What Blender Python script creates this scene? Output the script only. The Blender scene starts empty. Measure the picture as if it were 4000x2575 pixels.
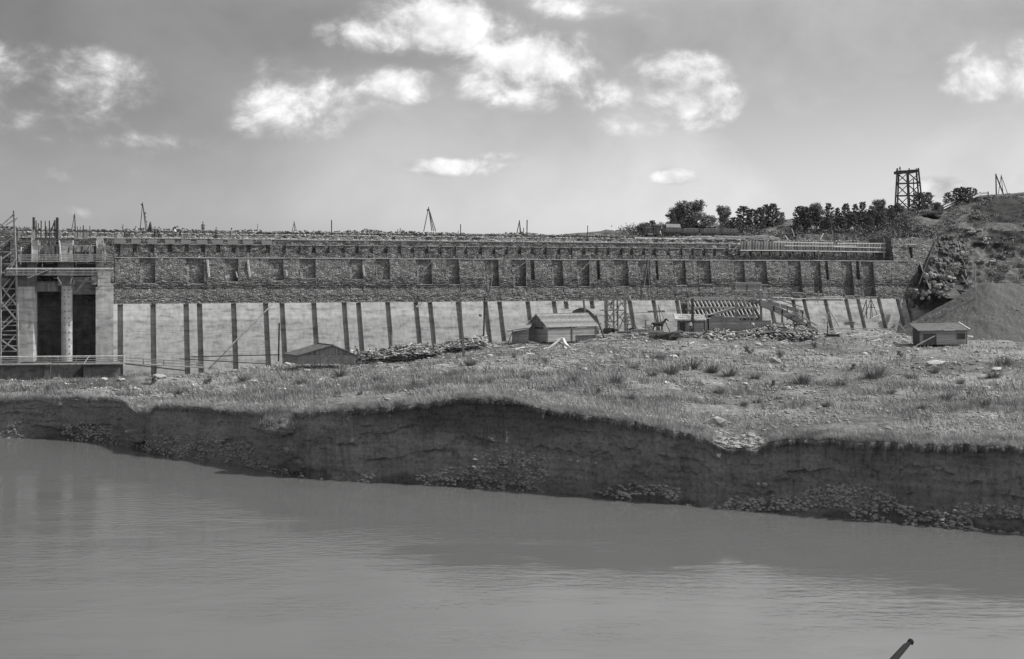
import bpy, math, random
import numpy as np
from mathutils import Vector, Matrix, noise as mn
R = math.radians
sc = bpy.context.scene
COL = sc.collection
rng = random.Random(7)
NR = np.random.RandomState(11)

# ------------------------------------------------------------------ camera
F = 4700.0; CX = 2000.0; HY = 1080.0; CZ = 16.0        # measured on the 4000 px wide photograph
cam = bpy.data.cameras.new('camera'); camo = bpy.data.objects.new('camera', cam); COL.objects.link(camo)
camo.location = (0, 0, CZ); camo.rotation_euler = (R(90), 0, 0)
cam.sensor_width = 36; cam.lens = 36*F/4000; cam.shift_y = (HY-1287.5)/4000
cam.clip_start = 0.3; cam.clip_end = 30000
sc.camera = camo

# ------------------------------------------------------------------ sun, sky, exposure
SUN_AZ = 87.0      # compass style: from +Y towards +X
SUN_EL = 48.0
sl = bpy.data.lights.new('sun', 'SUN'); sl.energy = 4.2; sl.angle = R(0.5); sl.color = (1.0, 0.99, 0.975)
so = bpy.data.objects.new('sun', sl); COL.objects.link(so)
sdir = Vector((math.sin(R(SUN_AZ))*math.cos(R(SUN_EL)), math.cos(R(SUN_AZ))*math.cos(R(SUN_EL)), math.sin(R(SUN_EL))))
so.rotation_euler = (-sdir).to_track_quat('-Z', 'Y').to_euler()
so.location = (80, 60, 90)

def azel(x, y):
    v = Vector(((x-CX)/F, 1.0, -(y-HY)/F)); v.normalize()
    return math.atan2(v.x, v.y), math.asin(v.z)

world = bpy.data.worlds.new('World'); sc.world = world; world.use_nodes = True
wt = world.node_tree; wn = wt.nodes; wl = wt.links
wn.clear()
def W_(t, **k):
    n = wn.new(t)
    for a, b in k.items(): setattr(n, a, b)
    return n
def wmath(op, a, b=None, clamp=False):
    n = wn.new('ShaderNodeMath'); n.operation = op; n.use_clamp = clamp
    for i, v in enumerate((a, b)):
        if v is None: continue
        if isinstance(v, (int, float)): n.inputs[i].default_value = v
        else: wl.new(v, n.inputs[i])
    return n.outputs[0]
out = W_('ShaderNodeOutputWorld'); bg = W_('ShaderNodeBackground'); wl.new(bg.outputs[0], out.inputs[0])
sky = W_('ShaderNodeTexSky'); sky.sky_type = 'NISHITA'; sky.sun_disc = False
sky.sun_elevation = R(SUN_EL); sky.sun_rotation = R(SUN_AZ); sky.air_density = 1.0; sky.dust_density = 1.2; sky.ozone_density = 1.0
# black-and-white film: the sky is read through its red and green light only
sep = W_('ShaderNodeSeparateColor'); wl.new(sky.outputs[0], sep.inputs[0])
sk = wmath('ADD', wmath('MULTIPLY', sep.outputs[0], 0.7), wmath('ADD', wmath('MULTIPLY', sep.outputs[1], 0.3), wmath('MULTIPLY', sep.outputs[2], 0.1)))
tc = W_('ShaderNodeTexCoord'); sx = W_('ShaderNodeSeparateXYZ'); wl.new(tc.outputs['Generated'], sx.inputs[0])
AZ = wmath('ARCTAN2', sx.outputs[0], sx.outputs[1]); EL = wmath('ARCSINE', sx.outputs[2])
comb = W_('ShaderNodeCombineXYZ'); wl.new(AZ, comb.inputs[0]); wl.new(wmath('MULTIPLY', EL, 1.3), comb.inputs[1])
def wnoise(scale, detail, rough, off=0):
    mp = W_('ShaderNodeMapping'); wl.new(comb.outputs[0], mp.inputs[0]); mp.inputs['Location'].default_value = (off, off*.7, 0)
    n = W_('ShaderNodeTexNoise'); n.inputs['Scale'].default_value = scale; n.inputs['Detail'].default_value = detail
    n.inputs['Roughness'].default_value = rough; n.inputs['Distortion'].default_value = 0.25
    wl.new(mp.outputs[0], n.inputs['Vector']); return n.outputs['Fac']
# cumulus clouds, each at its own direction in the sky: x, y, half width, half height, density
CL = [(1500,130,230,75,1.0),(1750,100,330,110,1.25),(1950,230,200,110,1.1),(2150,30,300,50,0.8),(2080,250,230,120,1.25),
      (2110,370,210,70,1.0),(2000,330,210,90,0.9),(1080,290,110,70,.62),(1190,400,220,130,1.05),(1150,480,200,80,0.8),(1540,330,170,65,1.05),
      (1420,400,140,60,0.6),(2360,370,260,60,.85),(2640,290,180,80,.95),(2660,400,230,80,1.2),(2560,480,180,55,.85),(2720,490,90,35,.9),
      (2440,470,90,50,.6),(150,300,340,130,.72),(340,370,240,130,.6),(100,430,330,170,.5),(600,560,280,55,.5),(230,650,380,60,.35),
      (1760,655,230,34,1.2),(1960,610,90,22,.8),(1600,690,110,25,.35),(2630,690,80,34,1.3),(3860,310,170,100,1.05),(3980,260,200,130,.8),(3720,390,110,40,.45),
      (3640,740,120,42,1.25),(200,830,200,25,.35),(4000,700,120,30,.5),(2220,150,120,35,.5),(2600,60,120,30,.35)]
mask = None
for (cx_, cy_, rx_, ry_, w_) in CL:
    a0, e0 = azel(cx_, cy_); ra = rx_/F*1.45; re = ry_/F*1.4
    dx = wmath('DIVIDE', wmath('SUBTRACT', AZ, a0), ra); dy = wmath('DIVIDE', wmath('SUBTRACT', EL, e0), re)
    r2 = wmath('ADD', wmath('MULTIPLY', dx, dx), wmath('MULTIPLY', dy, dy))
    b = wmath('MULTIPLY', wmath('SUBTRACT', 1.0, r2, True), w_)
    mask = b if mask is None else wmath('MAXIMUM', mask, b)
n1 = wnoise(20, 10, .6); n2 = wnoise(9, 4, .5, 3.1)
dens = wmath('ADD', mask, wmath('MULTIPLY', wmath('SUBTRACT', n1, .5), 2.3))
dens = wmath('ADD', dens, wmath('MULTIPLY', wmath('SUBTRACT', n2, .5), .6))
gate = wmath('MULTIPLY', mask, 2.6, True)
mr = W_('ShaderNodeMapRange'); mr.interpolation_type = 'SMOOTHERSTEP'; mr.inputs['From Min'].default_value = .12; mr.inputs['From Max'].default_value = 1.3
wl.new(dens, mr.inputs['Value'])
cov = wmath('MULTIPLY', mr.outputs[0], gate)
# thin veil over the whole sky
n3 = wnoise(5, 6, .55, 9.0)
veil = wmath('MULTIPLY', wmath('SUBTRACT', n3, .42, True), .55)
# each cloud is as bright as its density, darker where thick towards its base
CLOUD = 6.0
def wramp(src, stops):
    c = W_('ShaderNodeValToRGB'); wl.new(src, c.inputs[0]); e = c.color_ramp.elements; c.color_ramp.interpolation = 'B_SPLINE'
    while len(e) < len(stops): e.new(.5)
    for i, (p_, v_) in enumerate(stops): e[i].position = p_; e[i].color = (v_, v_, v_, 1)
    return c.outputs[0]
azd = wmath('MULTIPLY', wmath('ABSOLUTE', wmath('SUBTRACT', AZ, R(9))), 1/math.pi)
fa = wramp(azd, [(0, 1.12), (.06, 1.0), (.11, .72), (.17, .55), (.26, .6), (.4, 1.2), (1, 1.3)])
fe = wramp(wmath('MULTIPLY', EL, 2/math.pi), [(p_, v_/4) for p_, v_ in ((0, 1.0), (.04, 1.0), (.085, .86), (.138, .70), (.165, 1.5), (.23, 2.0), (.33, 1.0), (1, 1.0))])
fe = wmath('MULTIPLY', fe, 4.0)
SKYV = wmath('MULTIPLY', wmath('MULTIPLY', sk, wmath('MULTIPLY', fa, fe)), wmath('ADD', 1.0, wmath('MULTIPLY', veil, wmath('ADD', 1.0, wmath('MULTIPLY', EL, 9.0)))))
# cloud tops towards the sun side are brighter
mpu = W_('ShaderNodeVectorMath'); mpu.operation = 'ADD'; wl.new(comb.outputs[0], mpu.inputs[0]); mpu.inputs[1].default_value = (.010, .016, 0)
nu = W_('ShaderNodeTexNoise'); nu.inputs['Scale'].default_value = 20; nu.inputs['Detail'].default_value = 6; nu.inputs['Roughness'].default_value = .6; nu.inputs['Distortion'].default_value = .25; wl.new(mpu.outputs[0], nu.inputs['Vector'])
lum = wmath('ADD', wmath('ADD', .70, wmath('MULTIPLY', wmath('SUBTRACT', n1, nu.outputs['Fac']), 1.5)), wmath('MULTIPLY', mr.outputs[0], .36))
mixn = W_('ShaderNodeMix'); mixn.data_type = 'FLOAT'
wl.new(cov, mixn.inputs['Factor'])
wl.new(SKYV, mixn.inputs[2]); wl.new(wmath('MULTIPLY', lum, CLOUD), mixn.inputs[3])
cc = W_('ShaderNodeCombineColor')
for i in range(3): wl.new(mixn.outputs[0], cc.inputs[i])
wl.new(cc.outputs[0], bg.inputs[0]); bg.inputs[1].default_value = 0.14
sc.view_settings.view_transform = 'Standard'; sc.view_settings.look = 'None'; sc.view_settings.gamma = 1.0
sc.view_settings.exposure = 0.0

# ------------------------------------------------------------------ helpers
def P(x, y, Y):                                    # pixel of the photo at depth Y -> world point
    return Vector(((x-CX)/F*Y, Y, CZ-(y-HY)/F*Y))
ORD = ['first','second','third','fourth','fifth','sixth','seventh','eighth','ninth','tenth','eleventh','twelfth','thirteenth','fourteenth','fifteenth','sixteenth','seventeenth','eighteenth','nineteenth','twentieth','twenty-first','twenty-second','twenty-third','twenty-fourth','twenty-fifth','twenty-sixth','twenty-seventh','twenty-eighth','twenty-ninth','thirtieth']
def px(X, Y): return CX+F*X/Y
def py(Z, Y): return HY+F*(CZ-Z)/Y
def tag(o, label=None, cat=None, group=None, kind=None):
    if label: o['label'] = label
    if cat: o['category'] = cat
    if group: o['group'] = group
    if kind: o['kind'] = kind
    return o
ORG = {}
def thing(name, label, cat, loc, group=None):
    o = bpy.data.objects.new(name, None); o.empty_display_size = .3; COL.objects.link(o); o.location = loc
    ORG[o.name] = Vector(loc); return tag(o, label, cat, group)
class MB:
    def __init__(s): s.v = []; s.f = []; s.m = []
    def add(s, vs, fs, mi=0):
        b = len(s.v); s.v += [tuple(v) for v in vs]; s.f += [tuple(b+i for i in f) for f in fs]; s.m += [mi]*len(fs); return s
    def box(s, c, d, rz=0, rx=0, ry=0, mi=0):
        M = Matrix.Rotation(rz, 3, 'Z') @ Matrix.Rotation(rx, 3, 'X') @ Matrix.Rotation(ry, 3, 'Y'); c = Vector(c)
        vs = [c+M@Vector((sx*d[0]/2, sy*d[1]/2, sz*d[2]/2)) for sz in (-1, 1) for sy in (-1, 1) for sx in (-1, 1)]
        return s.add(vs, [(0,2,3,1),(4,5,7,6),(0,1,5,4),(2,6,7,3),(0,4,6,2),(1,3,7,5)], mi)
    def beam(s, p, q, w, h=None, mi=0, roll=0):
        p = Vector(p); q = Vector(q); h = h or w; a = (q-p)
        if a.length < 1e-6: return s
        a.normalize(); u = Vector((0,0,1)) if abs(a.z) < .95 else Vector((0,1,0))
        r = a.cross(u).normalized(); u = r.cross(a)
        if roll: r, u = r*math.cos(roll)+u*math.sin(roll), u*math.cos(roll)-r*math.sin(roll)
        vs = [e+r*i*w/2+u*j*h/2 for e in (p, q) for i, j in ((-1,-1),(1,-1),(1,1),(-1,1))]
        return s.add(vs, [(3,2,1,0),(4,5,6,7),(0,1,5,4),(1,2,6,5),(2,3,7,6),(3,0,4,7)], mi)
    def tube(s, p, q, r0, r1=None, n=7, mi=0):
        p = Vector(p); q = Vector(q); r1 = r0 if r1 is None else r1; a = (q-p).normalized()
        u = Vector((0,0,1)) if abs(a.z) < .95 else Vector((1,0,0)); r = a.cross(u).normalized(); u = r.cross(a)
        vs = [e+(r*math.cos(k*2*math.pi/n)+u*math.sin(k*2*math.pi/n))*rr for e, rr in ((p, r0), (q, r1)) for k in range(n)]
        fs = [(k, (k+1)%n, n+(k+1)%n, n+k) for k in range(n)]+[tuple(range(n-1,-1,-1)), tuple(range(n, 2*n))]
        return s.add(vs, fs, mi)
    def prism(s, poly, vec, mi=0):                  # closed polygon swept along vec
        vec = Vector(vec); n = len(poly); a = [Vector(p) for p in poly]
        vs = a+[p+vec for p in a]
        return s.add(vs, [tuple(range(n-1,-1,-1)), tuple(range(n, 2*n))]+[(k, (k+1)%n, n+(k+1)%n, n+k) for k in range(n)], mi)
    def quad(s, a, b, c, d, mi=0): return s.add([a, b, c, d], [(0,1,2,3)], mi)
    def rock(s, c, r, sc3=(1,1,1), seed=None, mi=0):
        rd = random.Random(seed if seed is not None else rng.random())
        t = (1+5**.5)/2
        vs = [(-1,t,0),(1,t,0),(-1,-t,0),(1,-t,0),(0,-1,t),(0,1,t),(0,-1,-t),(0,1,-t),(t,0,-1),(t,0,1),(-t,0,-1),(-t,0,1)]
        fs = [(0,11,5),(0,5,1),(0,1,7),(0,7,10),(0,10,11),(1,5,9),(5,11,4),(11,10,2),(10,7,6),(7,1,8),(3,9,4),(3,4,2),(3,2,6),(3,6,8),(3,8,9),(4,9,5),(2,4,11),(6,2,10),(8,6,7),(9,8,1)]
        rot = Matrix.Rotation(rd.random()*6.3, 3, 'Z')
        o = []
        for v in vs:
            w = Vector(v)/1.9*r*rd.uniform(.72, 1.2); w = Vector((w.x*sc3[0], w.y*sc3[1], w.z*sc3[2])); o.append(Vector(c)+rot@w)
        return s.add(o, fs, mi)
    def build(s, name, mats, parent=None, loc=None, smooth=False, label=None):
        me = bpy.data.meshes.new(name); org = ORG[parent.name] if parent else Vector(loc or (0,0,0))
        me.from_pydata([(v[0]-org.x, v[1]-org.y, v[2]-org.z) for v in s.v], [], s.f)
        mats = mats if isinstance(mats, (list, tuple)) else [mats]
        for m in mats: me.materials.append(m)
        if len(mats) > 1: me.polygons.foreach_set('material_index', s.m)
        if smooth: me.polygons.foreach_set('use_smooth', [True]*len(s.f))
        me.update()
        o = bpy.data.objects.new(name, me); COL.objects.link(o)
        if parent: o.parent = parent
        else: o.location = org
        ORG[o.name] = org
        if label: o['label'] = label
        return o
def fastmesh(name, verts, faces, mat, smooth=False, loc=(0,0,0), mi=None):
    verts = np.asarray(verts, dtype=np.float32)-np.asarray(loc, dtype=np.float32); faces = np.asarray(faces, dtype=np.int32); k = faces.shape[1]
    me = bpy.data.meshes.new(name); me.vertices.add(len(verts)); me.vertices.foreach_set('co', verts.ravel())
    me.loops.add(faces.size); me.loops.foreach_set('vertex_index', faces.ravel())
    me.polygons.add(len(faces)); me.polygons.foreach_set('loop_start', np.arange(0, faces.size, k, dtype=np.int32))
    me.polygons.foreach_set('loop_total', np.full(len(faces), k, dtype=np.int32))
    me.polygons.foreach_set('use_smooth', np.full(len(faces), bool(smooth)))
    for m in (mat if isinstance(mat, list) else [mat]): me.materials.append(m)
    if mi is not None: me.polygons.foreach_set('material_index', np.asarray(mi, dtype=np.int32))
    me.update(calc_edges=True); me.validate()
    o = bpy.data.objects.new(name, me); COL.objects.link(o); o.location = loc; ORG[o.name] = Vector(loc)
    return o
def copy_tree(o, loc=None, rz=None, label=None, scale=None, parent=None, top=True):
    c = o.copy(); COL.objects.link(c)
    if parent: c.parent = parent
    for ch in list(o.children): copy_tree(ch, parent=c, top=False)
    if loc is not None: c.location = loc
    if rz is not None: c.rotation_euler = (0, 0, rz)
    if scale is not None: c.scale = scale if hasattr(scale, '__len__') else (scale,)*3
    if label: c['label'] = label
    ORG[c.name] = Vector(c.location)
    return c
_hn = NR.rand(256, 256)
def vn(x, y):                                       # smooth value noise, vectorised, 0..1
    x = np.asarray(x, float); y = np.asarray(y, float); xi = np.floor(x).astype(int); yi = np.floor(y).astype(int)
    fx = x-xi; fy = y-yi; fx = fx*fx*(3-2*fx); fy = fy*fy*(3-2*fy)
    a = _hn[xi&255, yi&255]; b = _hn[(xi+1)&255, yi&255]; c = _hn[xi&255, (yi+1)&255]; d = _hn[(xi+1)&255, (yi+1)&255]
    return (a*(1-fx)+b*fx)*(1-fy)+(c*(1-fx)+d*fx)*fy
def fbm(x, y, o=4):
    s = 0; a = .5; t = 0
    for k in range(o): s = s+a*vn(np.asarray(x)*2**k+17*k, np.asarray(y)*2**k+31*k); t += a; a *= .5
    return s/t

# ------------------------------------------------------------------ materials (all grey: the photo is black and white)
def mat(name, lo, hi, scale=1.0, rough=.9, bump=.0, detail=6, stretch=(1,1,1), dist=0, coord='pos', bscale=None, spec=.2, extra=None):
    m = bpy.data.materials.new(name); m.use_nodes = True; t = m.node_tree; n = t.nodes; l = t.links
    bs = n['Principled BSDF']; bs.inputs['Roughness'].default_value = rough
    bs.inputs['Specular IOR Level'].default_value = spec
    if coord == 'pos': g = n.new('ShaderNodeNewGeometry').outputs['Position']
    else: g = n.new('ShaderNodeTexCoord').outputs['Object']
    mp = n.new('ShaderNodeMapping'); l.new(g, mp.inputs[0]); mp.inputs['Scale'].default_value = stretch
    nz = n.new('ShaderNodeTexNoise'); l.new(mp.outputs[0], nz.inputs['Vector']); nz.inputs['Scale'].default_value = scale
    nz.inputs['Detail'].default_value = detail; nz.inputs['Roughness'].default_value = .62; nz.inputs['Distortion'].default_value = dist
    cr = n.new('ShaderNodeValToRGB'); l.new(nz.outputs['Fac'], cr.inputs[0])
    cr.color_ramp.elements[0].position = .32; cr.color_ramp.elements[1].position = .68
    cr.color_ramp.elements[0].color = (lo, lo, lo, 1); cr.color_ramp.elements[1].color = (hi, hi, hi, 1)
    colr = cr.outputs[0]; h = nz.outputs['Fac']
    if extra: colr, h = extra(n, l, mp.outputs[0], g, colr, h)
    l.new(colr, bs.inputs['Base Color'])
    if bump:
        bp = n.new('ShaderNodeBump'); bp.inputs['Strength'].default_value = 1.0; bp.inputs['Distance'].default_value = bump
        if bscale:
            nb = n.new('ShaderNodeTexNoise'); l.new(mp.outputs[0], nb.inputs['Vector']); nb.inputs['Scale'].default_value = bscale; nb.inputs['Detail'].default_value = 5
            h = nb.outputs['Fac']
        l.new(h, bp.inputs['Height']); l.new(bp.outputs[0], bs.inputs['Normal'])
    return m
def mul(n, l, a, b, f=1.0, mode='MULTIPLY'):
    x = n.new('ShaderNodeMix'); x.data_type = 'RGBA'; x.blend_type = mode; x.inputs['Factor'].default_value = f
    l.new(a, x.inputs[6])
    if hasattr(b, 'default_value') or hasattr(b, 'links'): l.new(b, x.inputs[7])
    else: x.inputs[7].default_value = (b, b, b, 1)
    return x.outputs[2]
def ramp(n, l, src, stops):
    c = n.new('ShaderNodeValToRGB'); l.new(src, c.inputs[0]); e = c.color_ramp.elements
    while len(e) < len(stops): e.new(.5)
    for i, (p, v) in enumerate(stops): e[i].position = p; e[i].color = (v, v, v, 1)
    return c.outputs[0]
def stone_extra(ssc, flat, mort=.55, lo=.55, hi=1.5):
    def ex(n, l, vec, g, colr, h):
        mp = n.new('ShaderNodeMapping'); l.new(g, mp.inputs[0]); mp.inputs['Scale'].default_value = (1, 1, flat)
        nz = n.new('ShaderNodeTexNoise'); nz.inputs['Scale'].default_value = 2.0; l.new(mp.outputs[0], nz.inputs['Vector'])
        ad = n.new('ShaderNodeVectorMath'); ad.operation = 'MULTIPLY_ADD'; l.new(nz.outputs['Color'], ad.inputs[0]); ad.inputs[1].default_value = (.35,)*3; l.new(mp.outputs[0], ad.inputs[2])
        v = n.new('ShaderNodeTexVoronoi'); v.inputs['Scale'].default_value = ssc; l.new(ad.outputs[0], v.inputs['Vector'])
        e = n.new('ShaderNodeTexVoronoi'); e.feature = 'DISTANCE_TO_EDGE'; e.inputs['Scale'].default_value = ssc; l.new(ad.outputs[0], e.inputs['Vector'])
        sp = n.new('ShaderNodeSeparateColor'); l.new(v.outputs['Color'], sp.inputs[0])
        k = ramp(n, l, sp.outputs[0], [(0, lo), (.6, 1.0), (1, hi)])
        m2 = ramp(n, l, e.outputs['Distance'], [(0, mort), (.09, 1.0)])
        c = mul(n, l, mul(n, l, colr, k), m2)
        hh = ramp(n, l, e.outputs['Distance'], [(0, 0), (.25, 1.0)])
        return c, hh
    return ex
def lines_extra(period, width, dark, axis=2, wob=.15):     # thin joints every «period» metres
    def ex(n, l, vec, g, colr, h):
        s = n.new('ShaderNodeSeparateXYZ'); l.new(g, s.inputs[0])
        nz = n.new('ShaderNodeTexNoise'); nz.inputs['Scale'].default_value = .35; l.new(g, nz.inputs['Vector'])
        a = n.new('ShaderNodeMath'); a.operation = 'MULTIPLY_ADD'; l.new(nz.outputs['Fac'], a.inputs[0]); a.inputs[1].default_value = wob; l.new(s.outputs[axis], a.inputs[2])
        d = n.new('ShaderNodeMath'); d.operation = 'DIVIDE'; l.new(a.outputs[0], d.inputs[0]); d.inputs[1].default_value = period
        f = n.new('ShaderNodeMath'); f.operation = 'FRACT'; l.new(d.outputs[0], f.inputs[0])
        k = ramp(n, l, f.outputs[0], [(0, dark), (width, 1.0), (1, 1.0)])
        return mul(n, l, colr, k), h
    return ex
def wr(n, l, src, a, b):
    m_ = n.new('ShaderNodeMapRange'); l.new(src, m_.inputs['Value']); m_.inputs['From Min'].default_value = a; m_.inputs['From Max'].default_value = b
    return m_.outputs[0]
def conc_extra(n, l, vec, g, colr, h):
    c, h = lines_extra(2.9, .03, .55, wob=.5)(n, l, vec, g, colr, h); c, h = lines_extra(.28, .2, .93, wob=.05)(n, l, vec, g, c, h)
    mp = n.new('ShaderNodeMapping'); l.new(g, mp.inputs[0]); mp.inputs['Scale'].default_value = (.55, .55, 2.2)
    nz = n.new('ShaderNodeTexNoise'); nz.inputs['Scale'].default_value = 1.0; nz.inputs['Detail'].default_value = 8; l.new(mp.outputs[0], nz.inputs['Vector'])
    c = mul(n, l, c, ramp(n, l, nz.outputs['Fac'], [(.34, .66), (.47, .98), (.55, 1.0), (.7, 1.14)]))
    ms = n.new('ShaderNodeMapping'); l.new(g, ms.inputs[0]); ms.inputs['Scale'].default_value = (2.6, 2.6, .22)
    n3 = n.new('ShaderNodeTexNoise'); n3.inputs['Scale'].default_value = 1.0; n3.inputs['Detail'].default_value = 4; l.new(ms.outputs[0], n3.inputs['Vector'])
    sz = n.new('ShaderNodeSeparateXYZ'); l.new(g, sz.inputs[0]); zt = ramp(n, l, wr(n, l, sz.outputs[2], 9.9, 10.1), [(0, .92), (1, 1.12)])
    c = mul(n, l, c, zt)
    return mul(n, l, c, ramp(n, l, n3.outputs['Fac'], [(.35, .82), (.55, 1.0)])), h
M = {}
M['concrete'] = mat('concrete', .32, .41, .8, .92, .02, extra=conc_extra)
M['pier'] = mat('pier_concrete', .36, .5, 1.2, .92, .02, extra=conc_extra)
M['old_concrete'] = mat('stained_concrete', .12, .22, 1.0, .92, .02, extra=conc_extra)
M['masonry'] = mat('rubble_masonry', .165, .26, .5, .95, .12, extra=stone_extra(2.5, 1.8, .68, .7, 1.45))
M['masonry_dark'] = mat('dark_masonry', .155, .26, .5, .95, .12, extra=stone_extra(2.6, 1.6, .5, .6, 1.5))
M['coping'] = mat('mortar_coping', .30, .5, 3, .95, .05)
M['lintel'] = mat('cast_lintel', .23, .27, 2, .9, .01)
M['stone'] = mat('loose_stone', .16, .42, 1.7, .95, .03)
M['stone_pale'] = mat('pale_stone', .34, .58, 2.2, .95, .03)
M['wood'] = mat('weathered_timber', .18, .36, 3.0, .85, .01, stretch=(1,1,1))
M['wood_pale'] = mat('fresh_sawn_timber', .5, .78, 3.0, .8, .01)
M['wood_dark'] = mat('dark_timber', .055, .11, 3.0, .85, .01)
def plank_extra(per, axis=2, dark=.45):
    def ex(n, l, vec, g, colr, h):
        s = n.new('ShaderNodeSeparateXYZ'); l.new(g, s.inputs[0])
        d = n.new('ShaderNodeMath'); d.operation = 'DIVIDE'; l.new(s.outputs[axis], d.inputs[0]); d.inputs[1].default_value = per
        f = n.new('ShaderNodeMath'); f.operation = 'FRACT'; l.new(d.outputs[0], f.inputs[0])
        k = ramp(n, l, f.outputs[0], [(0, dark), (.14, 1.0), (1, 1.0)])
        fl = n.new('ShaderNodeMath'); fl.operation = 'FLOOR'; l.new(d.outputs[0], fl.inputs[0])
        w = n.new('ShaderNodeTexWhiteNoise'); w.noise_dimensions = '1D'; l.new(fl.outputs[0], w.inputs['W'])
        return mul(n, l, mul(n, l, colr, k), ramp(n, l, w.outputs['Value'], [(0, .7), (1, 1.25)])), k
    return ex
M['boards'] = mat('horizontal_boards', .24, .38, 2, .85, .03, stretch=(.4,.4,3), extra=plank_extra(.24))
M['boards_v'] = mat('vertical_boards', .15, .25, 2, .85, .03, stretch=(3,3,.4), extra=plank_extra(.2, 0))
M['shutter'] = mat('shuttering_boards', .3, .42, 2, .85, .03, stretch=(2,2,.6), extra=plank_extra(.6, 0, .6))
M['tiles'] = mat('clay_roof_tiles', .24, .42, 3, .85, .04, extra=plank_extra(.17, 2, .45))
M['felt'] = mat('tarred_roof_boards', .09, .16, 2, .85, .02, stretch=(1,.3,1))
M['thatch'] = mat('brushwood_roof', .2, .62, 3, .9, .08, stretch=(1,3,1))
M['iron'] = mat('dark_iron', .035, .07, 3, .6, .0, spec=.4)
M['iron_pale'] = mat('dull_steel_plate', .15, .25, 2, .55, .01, spec=.4, coord='obj')  # plate of a paler grey than the dark iron
M['loco'] = mat('sooty_steel', .045, .09, 2, .6, 0, coord='obj')
M['soil'] = mat('dry_grassy_soil', .12, .27, .9, .97, .12, detail=10)
M['bark'] = mat('bark', .05, .1, 5, .95, .03, coord='obj')
def soil_extra(n, l, vec, g, colr, h):
    a = n.new('ShaderNodeTexNoise'); l.new(g, a.inputs['Vector']); a.inputs['Scale'].default_value = .09; a.inputs['Detail'].default_value = 3
    k = ramp(n, l, a.outputs['Fac'], [(.38, .6), (.62, 1.3)])
    v = n.new('ShaderNodeTexVoronoi'); v.inputs['Scale'].default_value = 4.5; l.new(g, v.inputs['Vector'])
    sp = n.new('ShaderNodeSeparateColor'); l.new(v.outputs['Color'], sp.inputs[0])
    k2 = ramp(n, l, sp.outputs[0], [(0, .55), (.5, 1.0), (.85, 1.0), (1, 1.9)])
    return mul(n, l, mul(n, l, colr, k), k2, .75), h
M['ground'] = mat('stony_ground', .13, .25, .8, .97, .1, detail=10, extra=soil_extra)
def bank_extra(n, l, vec, g, colr, h):
    s = n.new('ShaderNodeSeparateXYZ'); l.new(g, s.inputs[0])
    z = n.new('ShaderNodeTexNoise'); z.inputs['Scale'].default_value = .11; z.inputs['Detail'].default_value = 8; l.new(g, z.inputs['Vector'])
    a = n.new('ShaderNodeMath'); a.operation = 'MULTIPLY_ADD'; l.new(z.outputs['Fac'], a.inputs[0]); a.inputs[1].default_value = 6.5; l.new(s.outputs[2], a.inputs[2])
    k = ramp(n, l, wr(n, l, a.outputs[0], 2.2, 10.2), [(0, .42), (.17, .55), (.2, .9), (.36, 1.05), (.55, 1.25), (.66, 1.0), (.74, .72), (.9, .58)])
    mh = n.new('ShaderNodeMapping'); l.new(g, mh.inputs[0]); mh.inputs['Scale'].default_value = (.35, .35, 3.2)
    v = n.new('ShaderNodeTexNoise'); v.inputs['Scale'].default_value = 1; v.inputs['Detail'].default_value = 6; l.new(mh.outputs[0], v.inputs['Vector'])
    k2 = ramp(n, l, v.outputs['Fac'], [(.38, .85), (.5, 1.0), (.62, 1.1)])
    f = n.new('ShaderNodeTexNoise'); f.inputs['Scale'].default_value = 3.5; f.inputs['Detail'].default_value = 8; f.inputs['Roughness'].default_value = .75; l.new(g, f.inputs['Vector'])
    k3 = ramp(n, l, f.outputs['Fac'], [(.36, .5), (.47, .95), (.6, 1.1), (.72, 1.45)])
    return mul(n, l, mul(n, l, mul(n, l, colr, k), k2), k3), f.outputs['Fac']
M['bank'] = mat('eroded_earth', .14, .2, .5, .97, .2, detail=10, extra=bank_extra)
M['cobble'] = mat('river_cobbles', .18, .32, 1.3, .85, .0)
M['gravel'] = mat('crushed_gravel', .085, .14, 6.0, .97, .08, detail=8)
M['hill'] = mat('rocky_hillside', .05, .17, .45, .97, .25, detail=12)
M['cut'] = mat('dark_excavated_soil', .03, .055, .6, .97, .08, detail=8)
def leafmat(name, lo, hi, coord='obj'):
    m = mat(name, lo, hi, 2.2, .8, 0, coord='pos', spec=.15); return m
M['leaf'] = leafmat('broad_leaves', .12, .28); M['pine'] = leafmat('pine_needles', .095, .19)
M['grass'] = mat('dry_grass', .2, .52, .7, .9, 0, detail=8); M['grass_g'] = mat('green_grass', .12, .26, 1.2, .9, 0)
M['charred'] = mat('wet_black_bark', .008, .015, 9, .8, 0)
M['crag'] = mat('broken_rock', .13, .34, .9, .97, .2, detail=12)
M['skin'] = mat('skin', .25, .32, 3, .7, coord='obj'); M['shirt'] = mat('white_shirt', .6, .75, 4, .9, coord='obj'); M['dark_cloth'] = mat('dark_cloth', .04, .08, 4, .9, coord='obj')
M['grey_cloth'] = mat('grey_cloth', .14, .22, 4, .9, coord='obj'); M['horse'] = mat('dark_horse_coat', .03, .06, 3, .6, coord='obj')

# ------------------------------------------------------------------ the dam's own axes
ANG = math.atan2(41, 124.5); DX, DY = math.cos(ANG), math.sin(ANG); OX, OY = -54.4, 165.0
def W(u, v, z): return Vector((OX+u*DX-v*DY, OY+u*DY+v*DX, z))
def Uat(x, v):
    k = (x-CX)/F; return (k*(OY+v*DX)-(OX-v*DY))/(DX-k*DY)
def Yat(x, v): return OY+Uat(x, v)*DY+v*DX
def Zat(x, y, v): return CZ-(y-HY)*Yat(x, v)/F
def DP(x, y, v): return W(Uat(x, v), v, Zat(x, y, v))     # photo pixel on the dam-parallel plane v -> world

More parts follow.
